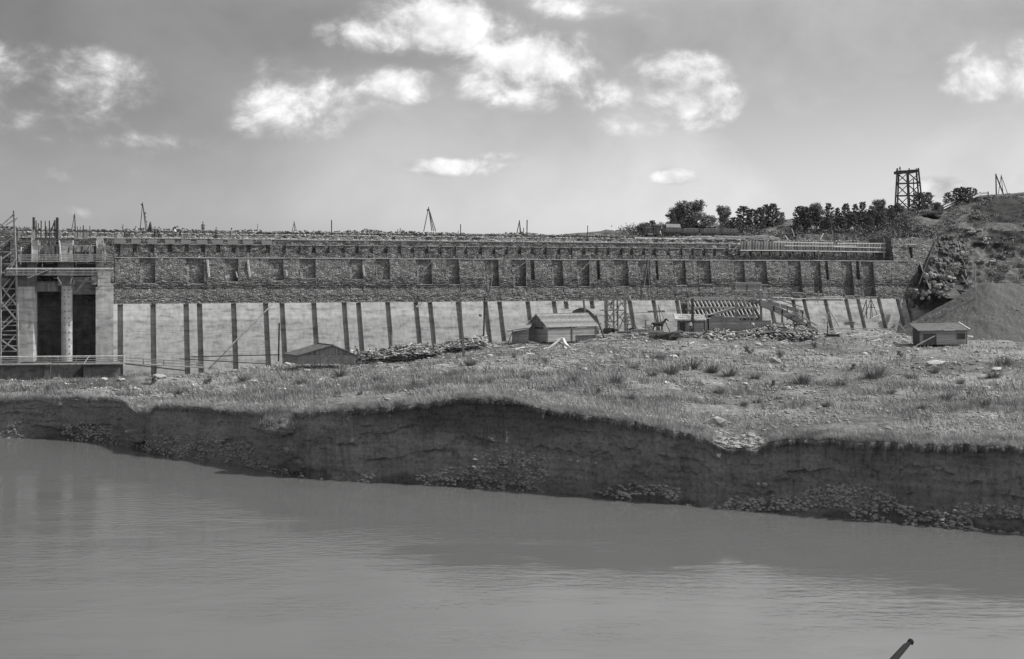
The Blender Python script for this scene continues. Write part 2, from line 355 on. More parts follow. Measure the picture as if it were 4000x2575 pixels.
# ------------------------------------------------------------------ terrain
def tab(t): a = np.array(t, float); return lambda x: np.interp(x, a[:,0], a[:,1])
yw = tab([(-900,1690),(0,1710),(200,1716),(480,1737),(600,1778),(900,1815),(1200,1874),(1640,1897),(2015,1917),(2400,1955),(2730,1985),(3200,2022),(3500,2050),(3960,2086),(4900,2180)])
yb_l = tab([(-900,1570),(0,1566),(150,1558),(300,1557),(480,1562),(505,1590),(535,1612),(590,1606),(605,1586),(700,1590),(780,1592),(900,1608),(1020,1617),(1200,1613),(1380,1602),(1553,1592),(1667,1578),(1743,1561),(1825,1554),(1961,1562),(2031,1567),(2070,1586),(2178,1607),(2341,1629),(2499,1654),(2534,1664),(2687,1694),(2770,1722),(2828,1752),(2900,1757),(2962,1760),(3015,1726),(3100,1718),(3236,1717),(3537,1735),(3938,1744),(4900,1760)])
def Yw(x): return CZ*F/(yw(x)-HY)
run_ = tab([(-900,1.4),(0,1.4),(500,1.7),(1000,2.0),(2000,2.2),(2850,2.0),(3000,2.1),(4000,2.0),(4900,2.0)])
def _jit(x): return (vn(np.asarray(x, float)*.035, 2.2)-.5)*.8+(vn(np.asarray(x, float)*.12, 8.2)-.5)*.25
def Yb(x): return Yw(x)+run_(x)+_jit(x)
def Yb0(x): return Yw(x)+run_(x)
def zb(x): return CZ-(yb_l(x)-HY)/F*Yb0(x)+(vn(np.asarray(x, float)*.05, 5.5)-.5)*.25
_gx = np.arange(-1600, 5601, 10.); _gz = np.convolve(np.pad(zb(_gx), 60, 'edge'), np.hanning(121)/np.hanning(121).sum(), 'valid')
zbs = lambda x: np.interp(x, _gx, _gz)
yfoot = tab([(-900,1483),(0,1483),(350,1480),(600,1475),(800,1462),(1000,1436),(1400,1396),(1900,1342),(2200,1318),(2500,1300),(3200,1296),(3600,1292),(4900,1290)])
def Yf(x):
    x = np.asarray(x, float); k = (x-CX)/F; v = -4.2
    u = (k*(OY+v*DX)-(OX-v*DY))/(DX-k*DY); return np.minimum(OY+u*DY+v*DX, 204.)
def zf(x): return CZ-(yfoot(x)-HY)/F*Yf(x)
def gz(X, Y):                                       # ground height on the far bank
    X = np.asarray(X, float); Y = np.asarray(Y, float); xp = CX+F*X/Y
    b, f = Yb(xp), Yf(xp); t = np.clip((Y-b)/(f-b), 0, 1)
    z = (zbs(xp)+(zb(xp)-zbs(xp))*np.exp(-t*14))*(1-t)+zf(xp)*t
    e = np.clip(t*9, 0, 1)
    z = z+e*((fbm(X*.07+5, Y*.07, 3)-.5)*1.1+(fbm(X*.35, Y*.35+9, 3)-.5)*.55+(fbm(X*1.5, Y*1.5, 2)-.5)*.22)*(1-.6*np.clip((t-.85)*6, 0, 1))
    m1 = np.exp(-(((X+45)/9)**2+((Y-146)/3.2)**2))*1.0; m2 = np.exp(-(((X-8)/10)**2+((Y-150)/7)**2))*.0
    return z+m1+m2
def _unused(): pass
def GZ(X, Y): return float(gz(X, Y))
def G(x, Y, dz=0):                                  # point on the ground seen at column x, depth Y
    X = (x-CX)/F*Y; return Vector((X, Y, GZ(X, Y)+dz))
def GY(x, y):                                       # depth where the ground shows at photo pixel (x, y)
    Ys = np.linspace(float(Yb(x)), float(Yf(x))+6, 400); X = (x-CX)/F*Ys; yy = HY+F*(CZ-gz(X, Ys))/Ys
    i = np.where(yy <= y)[0]; return float(Ys[i[0]]) if len(i) else float(Ys[-1])
def GP(x, y): return G(x, GY(x, y))

xs = np.arange(-900, 4901, 11.0); nt = 130
tt = np.linspace(0, 1, nt)
V = []
bx, fx = Yb(xs), Yf(xs)
for t in tt:
    Y = 1/((1-t)/bx+t/fx); X = (xs-CX)/F*Y; V.append(np.stack([X, Y, gz(X, Y)], 1))
for k in (4, 14, 60):
    Y = fx+k; X = (xs-CX)/F*Y; V.append(np.stack([X, Y, gz(X, Y) if k < 10 else zf(xs)-.5], 1))
V = np.array(V); nr, ncx = V.shape[:2]
def gridfaces(nr, nc):
    i = np.arange(nr-1)[:, None]*nc+np.arange(nc-1)[None, :]
    return np.stack([i, i+1, i+nc+1, i+nc], -1).reshape(-1, 4)
g_ = fastmesh('ground', V.reshape(-1, 3), gridfaces(nr, ncx), M['ground'], smooth=True); tag(g_, 'stony grass-grown river terrace below the dam', None, kind='structure')

# the eroded bank
xs2 = np.arange(-900, 4901, 5.5); ns = 76
Vb = []; bx, wx, zbb = Yb0(xs2), Yw(xs2), zb(xs2); jt = Yb(xs2)-bx
Xb = (xs2-CX)/F*bx
gul = (fbm(Xb*.35, Xb*0+3, 3)-.5)
for i in range(ns):
    s = i/(ns-1)
    # height profile: steep upper face, sloping talus below
    zz = np.interp(s, [0, .04, .5, .85, 1], [1.0, .97, .42, .05, -.18])
    rr = np.interp(s, [0, .02, .08, .5, .85, 1], [0, .05, -.08, .42, .8, 1.3])
    Y = bx+jt*max(0, 1-s*4)-(bx-wx)*rr; z = zbb*zz
    w = math.sin(min(1, s*1.15)*math.pi)
    n = (fbm(Xb*.12, Xb*0+s*.8, 3)-.5)*2.2*w+(fbm(Xb*.5, Xb*0+s*2.5, 3)-.5)*.7*w+(vn(Xb*3.2, Xb*0+s*16)-.5)*.13*w
    n = n+np.abs(vn(Xb*.9, Xb*0+.5*s)-.5)*.45*(1-s)*w
    n = n-np.abs(fbm(Xb*.7+3, Xb*0+s*7, 3)-.5)*1.1*w+np.clip(fbm(Xb*.3+50, Xb*0+s*9, 2)-.5, -.08, .08)*2.2*w-(vn(Xb*5.5, Xb*0+s*40)-.5)*.16*w-np.clip((s-.62)*3, 0, 1)*np.clip(fbm(Xb*.4+90, Xb*0+s*2, 3)-.48, 0, 1)*1.6*w
    Y = np.minimum(Y+n, bx+jt+.35)
    z = z+(vn(Xb*3, Xb*0+s*15)-.5)*.10*w
    if i > 1: Y = np.maximum(Y, Vb[-1][:, 1]-.58*np.maximum(Vb[-1][:, 2]-z, 0))
    X = (xs2-CX)/F*Y
    Vb.append(np.stack([X, Y, z], 1))
Vb[0][:, 2] = gz(Vb[0][:, 0], Vb[0][:, 1])+.02
Vb = np.array(Vb)
bk = fastmesh('river_bank', Vb[::-1].reshape(-1, 3), gridfaces(ns, len(xs2)), M['bank'], smooth=False); tag(bk, kind='structure')

# river and everything under it
wm = bpy.data.materials.new('river_water'); wm.use_nodes = True; n = wm.node_tree.nodes; l = wm.node_tree.links; b = n['Principled BSDF']
b.inputs['Base Color'].default_value = (.125, .125, .125, 1); b.inputs['Roughness'].default_value = .06; b.inputs['IOR'].default_value = 1.33; b.inputs['Specular IOR Level'].default_value = .5
g = n.new('ShaderNodeNewGeometry')
def wav(scale, st, det, rz, off=0):
    mp = n.new('ShaderNodeMapping'); l.new(g.outputs['Position'], mp.inputs[0]); mp.inputs['Scale'].default_value = st; mp.inputs['Rotation'].default_value = (0, 0, R(rz)); mp.inputs['Location'].default_value = (off, off, 0)
    z = n.new('ShaderNodeTexNoise'); l.new(mp.outputs[0], z.inputs['Vector']); z.inputs['Scale'].default_value = scale; z.inputs['Detail'].default_value = det; z.inputs['Roughness'].default_value = .55; return z.outputs['Fac']
a1 = wav(1.0, (.9, 2.2, 1), 4, 8); a2 = wav(.12, (.6, 1.4, 1), 3, -15, 5); 
def nm(op, a, c):
    x = n.new('ShaderNodeMath'); x.operation = op
    for i, v in enumerate((a, c)):
        if isinstance(v, (int, float)): x.inputs[i].default_value = v
        else: l.new(v, x.inputs[i])
    return x.outputs[0]
patch = ramp(n, l, a2, [(.42, .12), (.6, 1.0)])
hgt = nm('MULTIPLY', nm('MULTIPLY', a1, patch), 1.0)
bp = n.new('ShaderNodeBump'); bp.inputs['Distance'].default_value = .035; bp.inputs['Strength'].default_value = 1; l.new(hgt, bp.inputs['Height']); l.new(bp.outputs[0], b.inputs['Normal'])
wq = MB(); wq.quad((-2500, -400, 0), (2500, -400, 0), (2500, 400, 0), (-2500, 400, 0)); o = wq.build('river_water', wm); tag(o, kind='structure')
bq = MB(); bq.quad((-9000, -9000, -2), (9000, -9000, -2), (9000, 9000, -2), (-9000, 9000, -2)); o = bq.build('riverbed', M['soil']); tag(o, kind='structure')
nb = []
for Y, z in ((-60, 15.2), (-5, 14.6), (3, 14.2), (12, 10), (24, 5), (34, 1.5), (42, -1.5)):
    Xs = np.linspace(-200, 200, 120); nb.append(np.stack([Xs, Xs*0+Y, z+(fbm(Xs*.1, Xs*0+Y, 3)-.5)*.8-(.2 if abs(Y) < 10 else 0)], 1))
nb = np.array(nb); o = fastmesh('near_bank', nb.reshape(-1, 3), gridfaces(7, 120), M['soil'], True); tag(o, kind='structure')
fg = MB(); fg.quad(W(-300, 24, 21.6), W(400, 24, 21.6), W(2500, 3500, 21.6), W(-2500, 3500, 21.6)); o = fg.build('upstream_ground', M['soil']); tag(o, kind='structure')

# the hill at the right end
ht = {2200:(925,212,915,225,914,240),2500:(925,213,912,228,906,243),2700:(926,214,908,230,896,245),2900:(926,214,900,229,884,245),3060:(926,215,884,230,858,245),3150:(926,215,888,230,850,245),3300:(924,216,880,232,842,246),
      3450:(924,217,868,232,822,247),3560:(930,216,860,230,812,248),3600:(1050,206,868,228,809,248),3640:(1150,202,905,223,806,248),3700:(1165,201,915,222,796,248),3760:(1165,201,905,222,777,248),
      3860:(1180,200,890,224,762,250),4000:(1185,198,880,224,752,252),4400:(1190,196,860,222,735,255),4900:(1190,194,840,220,720,258)}
hk = sorted(ht); hc = [tab([(k, ht[k][j]) for k in hk]) for j in range(6)]
_f1 = hc[1]; _y15 = lambda x: np.array([Yat(float(q), 15.2) for q in np.atleast_1d(x)])
_bl = lambda x: np.clip((3590-np.atleast_1d(x))/60, 0, 1)
hc1 = lambda x: hc[1](x)*(1-_bl(x))+_y15(x)*_bl(x)
hc3 = lambda x: np.maximum(hc[3](x), hc1(x)+9)
hc5 = lambda x: np.maximum(hc[5](x), hc3(x)+12)
hx = np.arange(2200, 4901, 8.0); HV = []
def hillp(x, s):                                    # s 0 foot .. 1 crest .. 1.6 behind
    yy = np.interp(s, [0, .5, 1], [0, 1, 2]); 
    Yf_, Ym, Yt = hc1(x), hc3(x), hc5(x); zf_, zm, zt = (CZ-(hc[j](x)-HY)*q/F for j, q in ((0, Yf_), (2, Ym), (4, Yt))); zf_ = zf_*(1-_bl(x))+(zf_-1.0)*_bl(x)
    if s <= .5: t = s*2; Y = Yf_+(Ym-Yf_)*t; z = zf_+(zm-zf_)*t
    elif s <= 1: t = s*2-1; Y = Ym+(Yt-Ym)*t; z = zm+(zt-zm)*t
    else: Y = Yt+(s-1)*90; z = zt-(s-1)**2*22
    return Y, z
for s in np.concatenate([np.linspace(0, 1, 84), [1.05, 1.15, 1.4, 1.9]]):
    Y, z = hillp(hx, float(s)); X = (hx-CX)/F*Y
    rk = np.clip((hx-3560)/120, 0, 1)*np.clip(1.25-s*1.15, 0, 1)*np.clip((4150-hx)/150, .3, 1)
    w = min(1, s*6)*min(1, max(0, (1.0-s)*12)+.12) if s < 1 else .15
    nz = (fbm(X*.16, Y*.16+z*.1, 4)-.5)*2.2*w+(np.abs(fbm(X*.22+z*.35, z*.5, 5)-.5))*4.0*rk*w+(fbm(X*1.0, z*1.3+Y, 3)-.5)*1.5*rk*w+(fbm(X*.9, Y*.9, 3)-.5)*.5*w
    HV.append(np.stack([X, Y-nz*rk*.7, z+nz*(1-.5*rk)], 1))
HV = np.array(HV); hf = gridfaces(len(HV), len(hx)); hc_f = HV.reshape(-1, 3)[hf].mean(1); hpx = CX+F*hc_f[:, 0]/hc_f[:, 1]; hpy = HY+F*(CZ-hc_f[:, 2])/hc_f[:, 1]
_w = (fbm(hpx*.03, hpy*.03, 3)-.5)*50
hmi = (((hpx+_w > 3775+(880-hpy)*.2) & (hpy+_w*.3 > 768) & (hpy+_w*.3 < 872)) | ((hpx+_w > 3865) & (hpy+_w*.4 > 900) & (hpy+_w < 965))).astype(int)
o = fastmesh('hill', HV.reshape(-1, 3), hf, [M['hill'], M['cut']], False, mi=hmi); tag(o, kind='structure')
def HP(x, s, dz=0):
    i = int(round((x-2200)/8)); j = int(np.clip(round(s*83), 0, 83)); v = HV[j, i]; return Vector((float(v[0]), float(v[1]), float(v[2])+dz))
def HPy(x, y):                                      # hill point seen at photo pixel
    i = int(round((x-2200)/8)); c = HV[:84, i]; yy = HY+F*(CZ-c[:, 2])/c[:, 1]; j = int(np.argmin(np.abs(yy-y))); return Vector([float(q) for q in c[j]])

# spur of the hill that laps against the end wall
SP = []
for b_ in np.linspace(0, 1, 70):
    y = 925+b_*275; xl = 3662-b_*118; row = []
    for a_ in np.linspace(0, 1, 60):
        x = xl+a_*(3770-xl); Yl = Yat(x, 2.7-2.7*b_)-.25-.9*b_; Yh = HPy(x, y).y-.3; Y = Yl+(min(Yh, Yl+9)-Yl)*a_**1.3; X = (x-CX)/F*Y; z = CZ-(y-HY)/F*Y; e_ = min(1, a_*8)
        row.append((X, Y-abs(float(fbm(X*.5+3, z*.7, 4))-.5)*4.5*e_-(float(vn(X*2.6, z*3.1))-.5)*.5*e_, z+(float(fbm(X*.8, z*.9, 3))-.5)*1.2*e_))
    SP.append(row)
o = fastmesh('hill_spur', np.array(SP).reshape(-1, 3), gridfaces(70, 60), M['hill'], False); tag(o, kind='structure')
# ------------------------------------------------------------------ relief walls of the dam
def relief(name, us, zs, vf, jit, m, parent, cap=None, zj=.0, sm=False, ztop=None, yj=0):
    us = np.asarray(us); zs = np.asarray(zs); nu, nz = len(us), len(zs)
    U, Z = np.meshgrid(us, zs); Vv = vf(U, Z)
    jm = NR.rand(nz, nu)-.5; Vv = Vv+jm*2*jit
    Z2 = Z.copy()
    if ztop is not None: Z2[-1] = Z2[-1]+ztop(us)
    if zj: Z2[-1] = Z2[-1]+(NR.rand(nu)-.5)*2*zj
    rows = [(U, Vv, Z2)]
    if cap is not None:
        U = np.vstack([U, us[None], us[None]]); Vv = np.vstack([Vv, Vv[-1:]+.35, np.full((1, nu), cap)]); Z2 = np.vstack([Z2, Z2[-1:], Z2[-1:]+0*us[None]]); nz += 2
    X = OX+U*DX-Vv*DY; Y = OY+U*DY+Vv*DX
    org = ORG[parent.name]
    o = fastmesh(name, np.stack([X, Y, Z2], -1).reshape(-1, 3), gridfaces(nz, nu), m, sm, loc=tuple(org))
    o.location = (0, 0, 0); o.parent = parent; return o
def dense(a, b, st, edges=(), eps=.012):
    e = sorted([q for q in edges if a < q < b]); x = list(np.arange(a, b, st)); x = [q for q in x if all(abs(q-r_) > .06 for r_ in e)]
    for q in e: x += [q-eps, q+eps]
    return np.array(sorted(x+[b]))
U0, U1 = -60.0, Uat(3652, 1.0)
dam = thing('dam', 'long stepped dam wall of rubble masonry above smooth pale concrete panels, still under construction', 'dam', tuple(W(0, 0, 3)))
slots = [480,608,737,789,922,1047,1111,1235,1353,1409,1523,1633,1688,1797,1904,1959,2069,2171,2218,2319,2467,2560,2651,3014,3104,3147,3230,3311,3358,3439,3512,3549]
ZC = 12.2; BAT = .40
def vfront(z): return (z-ZC)*BAT if False else np.minimum(0, (z-ZC)*BAT)
SL = [(Uat(x, 0)-.7, Uat(x, 0)) for x in slots]
edges = [e for s in SL for e in s]
# arched culvert
AU0, AU1 = Uat(2226, -1.5), Uat(2334, -1.5); AC, AR = (AU0+AU1)/2, (AU1-AU0)/2; AZ0 = Zat(2280, 1205, -1.2)-AR
plug = [(Uat(2218, 0)-.8, Uat(2218, 0)+.02), (Uat(2319, 0)-.8, Uat(2319, 0)+.02)]
FU0, FU1 = Uat(2655, 0), Uat(2955, 0)               # bay still open behind the timber frame
def v_conc(U, Z):
    v = np.minimum(0, (Z-ZC)*BAT)
    for i, (a, b_) in enumerate(SL):
        m_ = (U > a) & (U < b_); d = .82
        if slots[i] in (2218, 2319): m_ = m_ & ((Z > 11.0) | ((Z < 9.9) & (Z > 1)))
        v = np.where(m_, v+d, v)
    ar = ((U-AC)**2+(np.maximum(Z, AZ0)-AZ0)**2 < AR**2); v = np.where(ar, v+2.6, v)
    ar2 = ((U-AC)**2+(np.maximum(Z, AZ0-.3)-AZ0+.3)**2 < (AR*.8)**2); v = np.where(ar2, v+3.0, v)
    v = np.where((U > FU0) & (U < FU1), np.maximum(v, .2), v)
    return v
us = dense(-1.3, U1+2, .8, edges+[FU0, FU1])
us = np.unique(np.concatenate([us, np.arange(AU0-.5, AU1+.5, .09)]))
zs = np.unique(np.concatenate([np.arange(1.0, 12.2, .55), [9.89, 9.91, 10.99, 11.01, 12.2], np.arange(AZ0, AZ0+AR+.3, .09)]))
relief('concrete_face', us, zs, v_conc, .0, M['concrete'], dam, cap=1.2, zj=.015)
# rubble masonry above
bays = [448,606,796,930,1107,1233,1415,1523,1686,1794,1948,2056,2199,2303,2454,2539,2679,2777,2909,2996,3129,3206,3330,3413]
narrow = [(2088,14),(2344,12),(3237,12),(3358,14),(2572,10)]
BY = [(Uat(x, .9)-2.05*(1.0+.12*((i*7)%3-1)), Uat(x, .9)) for i, x in enumerate(bays)]
_bb = [(448,1108),(606,1108),(796,1110),(930,1102),(1107,1098),(1233,1088),(1415,1092),(1523,1095),(1686,1112),(1794,1113),(1948,1121),(2454,1120),(2539,1118),(2679,1115),(2777,1111),(2996,1113),(3129,1143),(3206,1148),(3330,1156),(3413,1160)]
BZ = [Zat(x, float(np.interp(x, [q[0] for q in _bb], [q[1] for q in _bb])), .9) for x in bays]
nb_ = [(Uat(x, .9)-w_*.042, Uat(x, .9)) for x, w_ in narrow]
ZM = 18.6
def v_mas(U, Z):
    v = .15+(Z-12.2)*.17
    for (a, b_), zq in zip(BY, BZ):
        m_ = (U > a+np.clip(17.2-Z, 0, 2)*.12) & (U < b_) & (Z > zq); v = np.where(m_, np.maximum(v, 1.42-(18.6-Z)*.05), v)
    for a, b_ in nb_:
        m_ = (U > a) & (U < b_) & (Z > 15.5); v = np.where(m_, 1.5, v)
    return v
us = dense(-4, U1-3.5, .42, [e for s in BY+nb_ for e in s]); zs = np.unique(np.concatenate([np.arange(12.1, 18.55, .38), [z_+e_ for z_ in BZ for e_ in (-.01, .01)], [18.6]]))
relief('masonry_wall', us, zs, v_mas, .075, M['masonry'], dam, cap=4.5, zj=.05)
def coping(v, z, u0, u1, h=.1, d=.4, gap=.0, j=.03):
    mb = MB(); u = u0; st = []
    while u < u1:
        L = rng.uniform(1.2, 3.2); 
        st.append((min(u, u1), v+rng.uniform(-j, j), z+rng.uniform(-j, j), h*rng.uniform(.6, 1.4))); u += L
    st.append((u1, v, z, h)); vs = []
    for (q, vv, zz, hh) in st: vs += [W(q, vv-d/2, zz-hh/2), W(q, vv+d/2, zz-hh/2), W(q, vv+d/2, zz+hh/2), W(q, vv-d/2, zz+hh/2)]
    fs = []
    for i in range(len(st)-1):
        k = 4*i; fs += [(k+c, k+(c+1)%4, k+4+(c+1)%4, k+4+c) for c in range(4)]
    return mb.add(vs, fs)
coping(1.35, 18.63, -1, U1-3.6, .12, .35).build('mortar_coping', M['coping'], dam)
relief('side_wall', dense(-70, Uat(-45, 1), .5), np.arange(1.0, 18.7, .5), lambda U, Z: .3+(Z-12.2)*.12, .08, M['masonry'], dam, cap=4.5, zj=.05)
# thin lit ledges at the foot of the bays
for (a, b_), zq in zip(BY, BZ):
    mb = MB(); vq = .15+(zq-12.2)*.17; mb.beam(W(a+.2, vq+.3, zq+.02), W(b_+.03, vq+.3, zq+.02), .62, .08); mb.build('bay_sill', M['coping'], dam)
# second tier with its row of small slots
sl2 = [462,526,594,664,729,793,853,913,971,1046,1109,1167,1226,1280,1340,1394,1451,1506,1560,1611,1667,1719,1775,1820,1876,1929,1978,2030,2079,2129,2183,2230,2280,2329,2376,2426,2467,2514,2557,2611,2660,2704,2750,2792,2839,2888,2931,2972,3011,3052,3094,3140,3180,3217,3259,3302,3340,3380,3418]
S2 = [(Uat(x, 4)-.27, Uat(x, 4)+.27) for x in sl2]
def v_t2(U, Z):
    v = 4.0+(Z-17)*.03
    for a, b_ in S2: v = np.where((U > a) & (U < b_) & (Z > 19.45), 4.45, v)
    return v
us = dense(-45, Uat(3466, 4), .5, [e for s in S2 for e in s]); zs = np.array([17, 17.6, 18.2, 18.6, 19.0, 19.43, 19.46, 19.8, 20.2, 20.55])
relief('upper_wall', us, zs, v_t2, .07, M['masonry_dark'], dam, cap=6.1, zj=.03)
# lighter cap stones between slots
for i, (a, b_) in enumerate(S2[:-1]):
    a2 = S2[i+1][0]; mb = MB(); mb.beam(W(b_+.05, 4.22, 20.58), W(a2-.05, 4.22, 20.58), .42, .09); mb.build('cap_stone', M['coping'], dam)
us = dense(-45, Uat(3466, 6), .55)
relief('upper_wall', us, np.array([18.5, 19.4, 20.2, 20.6, 21.0, 21.4]), lambda U, Z: 6+0*U, .07, M['masonry_dark'], dam, cap=10.3, zj=.04)
coping(6.12, 21.44, -45, Uat(3466, 6), .1, .35, .05).build('mortar_coping', M['coping'], dam)
us = dense(-45, Uat(3466, 10), .5)
relief('upper_wall', us, np.array([20.5, 21.0, 21.4, 21.8, 22.15]), lambda U, Z: 10+(Z-21)*.5, .22, M['masonry'], dam, cap=18.2, zj=.12)
us = dense(-60, Uat(2480, 18), .5)
relief('parapet_wall', us, np.array([21.5, 22.0, 22.4, 22.8, 23.05]), lambda U, Z: 18+0*U, .12, M['masonry_dark'], dam, cap=24, zj=.1)
us = dense(Uat(2478, 16), Uat(3480, 16), .5)
relief('crest_rubble', us, np.array([21.5, 22.0, 22.4, 22.75]), lambda U, Z: 15.5+(Z-21.5)*1.2, .3, M['masonry'], dam, cap=34, zj=.12)
us = dense(Uat(3112, 12.3), Uat(3350, 12.3), .5)
relief('crest_wall', us, np.array([21.5, 22.0, 22.5, 23.0, 23.45]), lambda U, Z: 12.3+0*U, .12, M['masonry'], dam, cap=16, zj=.1)
# cast blocks over the first slots
for x0, x1 in ((447,491),(513,550),(576,614),(645,683),(707,746),(768,809),(829,872),(888,930),(949,989),(1023,1062)):
    m_ = MB(); ua, ub = Uat(x0, 4), Uat(x1, 4); m_.box(W((ua+ub)/2, 4.16, 20.93), (ub-ua, .4, .62), rz=ANG); m_.build('concrete_block', M['lintel'], dam)
# end block against the hill
EU0, EU1 = Uat(3478, 2.7), Uat(3652, 2.7)
def v_end(U, Z):
    v = 2.7+(Z-22.6)*.25; m_ = (np.abs(U-Uat(3557, 2.2)) < .27) & (Z > 19.2) & (Z < 21.0); return np.where(m_, v+1.3, v)
us = dense(EU0, EU1, .42, [Uat(3557, 2.2)-.27, Uat(3557, 2.2)+.27]); zs = np.unique(np.concatenate([np.arange(11.8, 22.6, .42), [19.19, 19.21, 20.99, 21.01, 22.6]]))
eb = relief('end_wall', us, zs, v_end, .08, M['masonry'], dam, cap=9, zj=.1)
m_ = MB(); m_.quad(W(EU0, 2.65, 22.6), W(EU0, .1, 12), W(EU0, 7, 12), W(EU0, 9, 22.6)); m_.build('end_wall_side', M['masonry_dark'], dam)  # shadow side of the end wall, its shade put in as darker masonry
m_ = MB(); m_.box(W(Uat(3555, 2.2), 2.1, 21.55), (2.2, .25, .12), rz=ANG); m_.build('lintel_board', M['wood_pale'], dam)

# loose rubble lying on the dam's ledges
mb = MB()
for v0, v1, z, n_ in ((6.3, 9.8, 21.45, 900), (10.8, 17, 22.2, 1500), (16.5, 22, 22.85, 500)):
    for _ in range(n_):
        u = rng.uniform(-30, U1-8); v = rng.uniform(v0, v1) if rng.random() < .6 else v0+rng.random()*.5
        r = rng.uniform(.1, .3); mb.rock(W(u, v, z+r*.3), r, (1.3, 1, .7))
for _ in range(500):
    u = rng.uniform(FU1*.2, U1-6); mb.rock(W(rng.choice([u, rng.uniform(0, 40)]), rng.uniform(.15, .8), 12.3), rng.uniform(.06, .16), (1.5, 1, .6))
o = mb.build('loose_stones', M['stone']); tag(o, 'loose rubble stones strewn over the ledges of the dam', 'rubble', kind='stuff')
# low scrub seen beyond the parapet
mb = MB()
for _ in range(1500):
    u = rng.uniform(-60, 80); k = float(fbm(u*.12, 4.0, 3)); 
    if rng.random() > k*1.6-.25: continue
    c = W(u, 21+rng.random()*3, 22.95+rng.random()*max(0, k-.4)*1.5)
    for _ in range(6):
        d = Vector((rng.uniform(-.25,.25), rng.uniform(-.2,.2), rng.uniform(-.12,.2))); e = Vector((rng.uniform(-1,1), rng.uniform(-1,1), rng.uniform(-1,1))).normalized()*.16; f_ = Vector((rng.uniform(-1,1), 0, rng.uniform(-1,1))).normalized()*.12
        mb.quad(c+d-e, c+d-f_, c+d+e, c+d+f_)
o = mb.build('scrub', M['pine']); tag(o, 'low dark scrub along the skyline behind the dam crest', 'scrub', kind='stuff')

# ------------------------------------------------------------------ intake tower at the left end of the dam
TV = -4.5
def wallbox(mb, x0, x1, y0, y1, v0, v1, mi=0):      # box between photo columns/rows on plane v0 reaching back to v1
    a, b = Uat(x0, v0), Uat(x1, v0); z1, z0 = Zat((x0+x1)/2, y0, v0), Zat((x0+x1)/2, y1, v0)
    vs = [W(u, v, z) for z in (z0, z1) for v in (v0, v1) for u in (a, b)]
    mb.add(vs, [(0,2,3,1),(4,5,7,6),(0,1,5,4),(2,6,7,3),(0,4,6,2),(1,3,7,5)], mi); return mb
def part(parent, name, m, *bxs):
    mb = MB()
    for b in bxs: wallbox(mb, *b)
    return mb.build(name, M[m], parent)
tw = thing('intake_tower', 'unfinished concrete intake tower with two tall dark gate openings between pale piers', 'tower', tuple(W(-8, -2, 2)))
part(tw, 'pier', 'pier', (70,130,1120,1412,TV,3))
mb = MB(); zt_, zb_2 = Zat(135, 1120, TV), Zat(135, 1412, TV); mb.prism([W(Uat(130, TV), TV, zb_2), W(Uat(143, TV+.9), TV+.9, zb_2), W(Uat(143, TV+.9), 3, zb_2), W(Uat(130, TV), 3, zb_2)], (0, 0, zt_-zb_2)); mb.build('pier_edge', M['pier'], tw)

p2 = part(tw, 'pier', 'pier', (241,281,1117,1412,TV+.7,3)); mb = MB(); mb.tube(W(Uat(261, TV+.7), TV+.7, Zat(261, 1412, TV)), W(Uat(261, TV+.7), TV+.7, Zat(261, 1117, TV)), .70, .70, 28); mb.build('pier_nose', M['pier'], tw, smooth=False); part(tw, 'pier', 'pier', (374,443,1120,1432,TV+.6,3))
for k in range(10):
    for xx in (252, 268):
        mb = MB(); mb.box(DP(xx+k*.5, 1133+k*27.5, TV+.05), (.14, .06, .14), rz=ANG); mb.build('tie_hole', M['iron'], p2)
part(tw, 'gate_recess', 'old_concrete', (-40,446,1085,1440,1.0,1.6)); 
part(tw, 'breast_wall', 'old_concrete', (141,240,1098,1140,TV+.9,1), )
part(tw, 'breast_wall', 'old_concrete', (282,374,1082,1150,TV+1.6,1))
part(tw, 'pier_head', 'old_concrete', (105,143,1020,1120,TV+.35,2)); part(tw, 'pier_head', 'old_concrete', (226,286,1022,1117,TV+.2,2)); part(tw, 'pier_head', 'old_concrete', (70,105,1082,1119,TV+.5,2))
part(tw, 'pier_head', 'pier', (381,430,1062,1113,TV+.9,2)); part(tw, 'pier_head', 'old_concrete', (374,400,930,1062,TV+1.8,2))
part(tw, 'pier_head', 'pier', (124,148,936,1020,TV+.4,1)); part(tw, 'pier_head', 'pier', (231,283,936,1022,TV+.4,1)); part(tw, 'pier_head', 'pier', (376,402,926,1010,TV+1.2,1))
part(tw, 'shuttering_panel', 'shutter', (150,226,961,1021,TV+1.2,TV+1.5)); part(tw, 'shuttering_panel', 'shutter', (262,366,957,1022,TV+1.0,TV+1.3)); part(tw, 'shuttering_panel', 'shutter', (290,342,908,936,TV+2.2,TV+2.5))
part(tw, 'shuttering_panel', 'boards_v', (141,226,1104,1139,TV+.5,TV+.8)); part(tw, 'gallery_shade', 'wood_dark', (143,376,1020,1064,TV+3.2,TV+3.6))  # gallery: dark box that paints the shade of the gap
part(tw, 'form_post', 'wood', (122,134,898,940,TV+.3,TV+.9)); part(tw, 'form_post', 'wood', (231,239,898,940,TV+.3,TV+.9))
part(tw, 'tie_beam', 'wood_dark', (136,372,934,939,TV+.1,TV+.35)); 
part(tw, 'tie_beam', 'wood_dark', (140,236,991,995,TV+.9,TV+1.2)); part(tw, 'tie_beam', 'wood_dark', (276,366,984,990,TV+.9,TV+1.0))
part(tw, 'form_edge', 'wood_pale', (123,126,930,1020,TV+.25,TV+.38)); 
mb = MB(); mb.beam(DP(231, 938, TV+.1), DP(238, 1020, TV+.1), .16); mb.build('form_edge', M['wood_pale'], tw)
mb = MB(); mb.beam(DP(400, 940, TV+1), DP(410, 1000, TV+1), .22); mb.build('form_edge', M['wood'], tw)
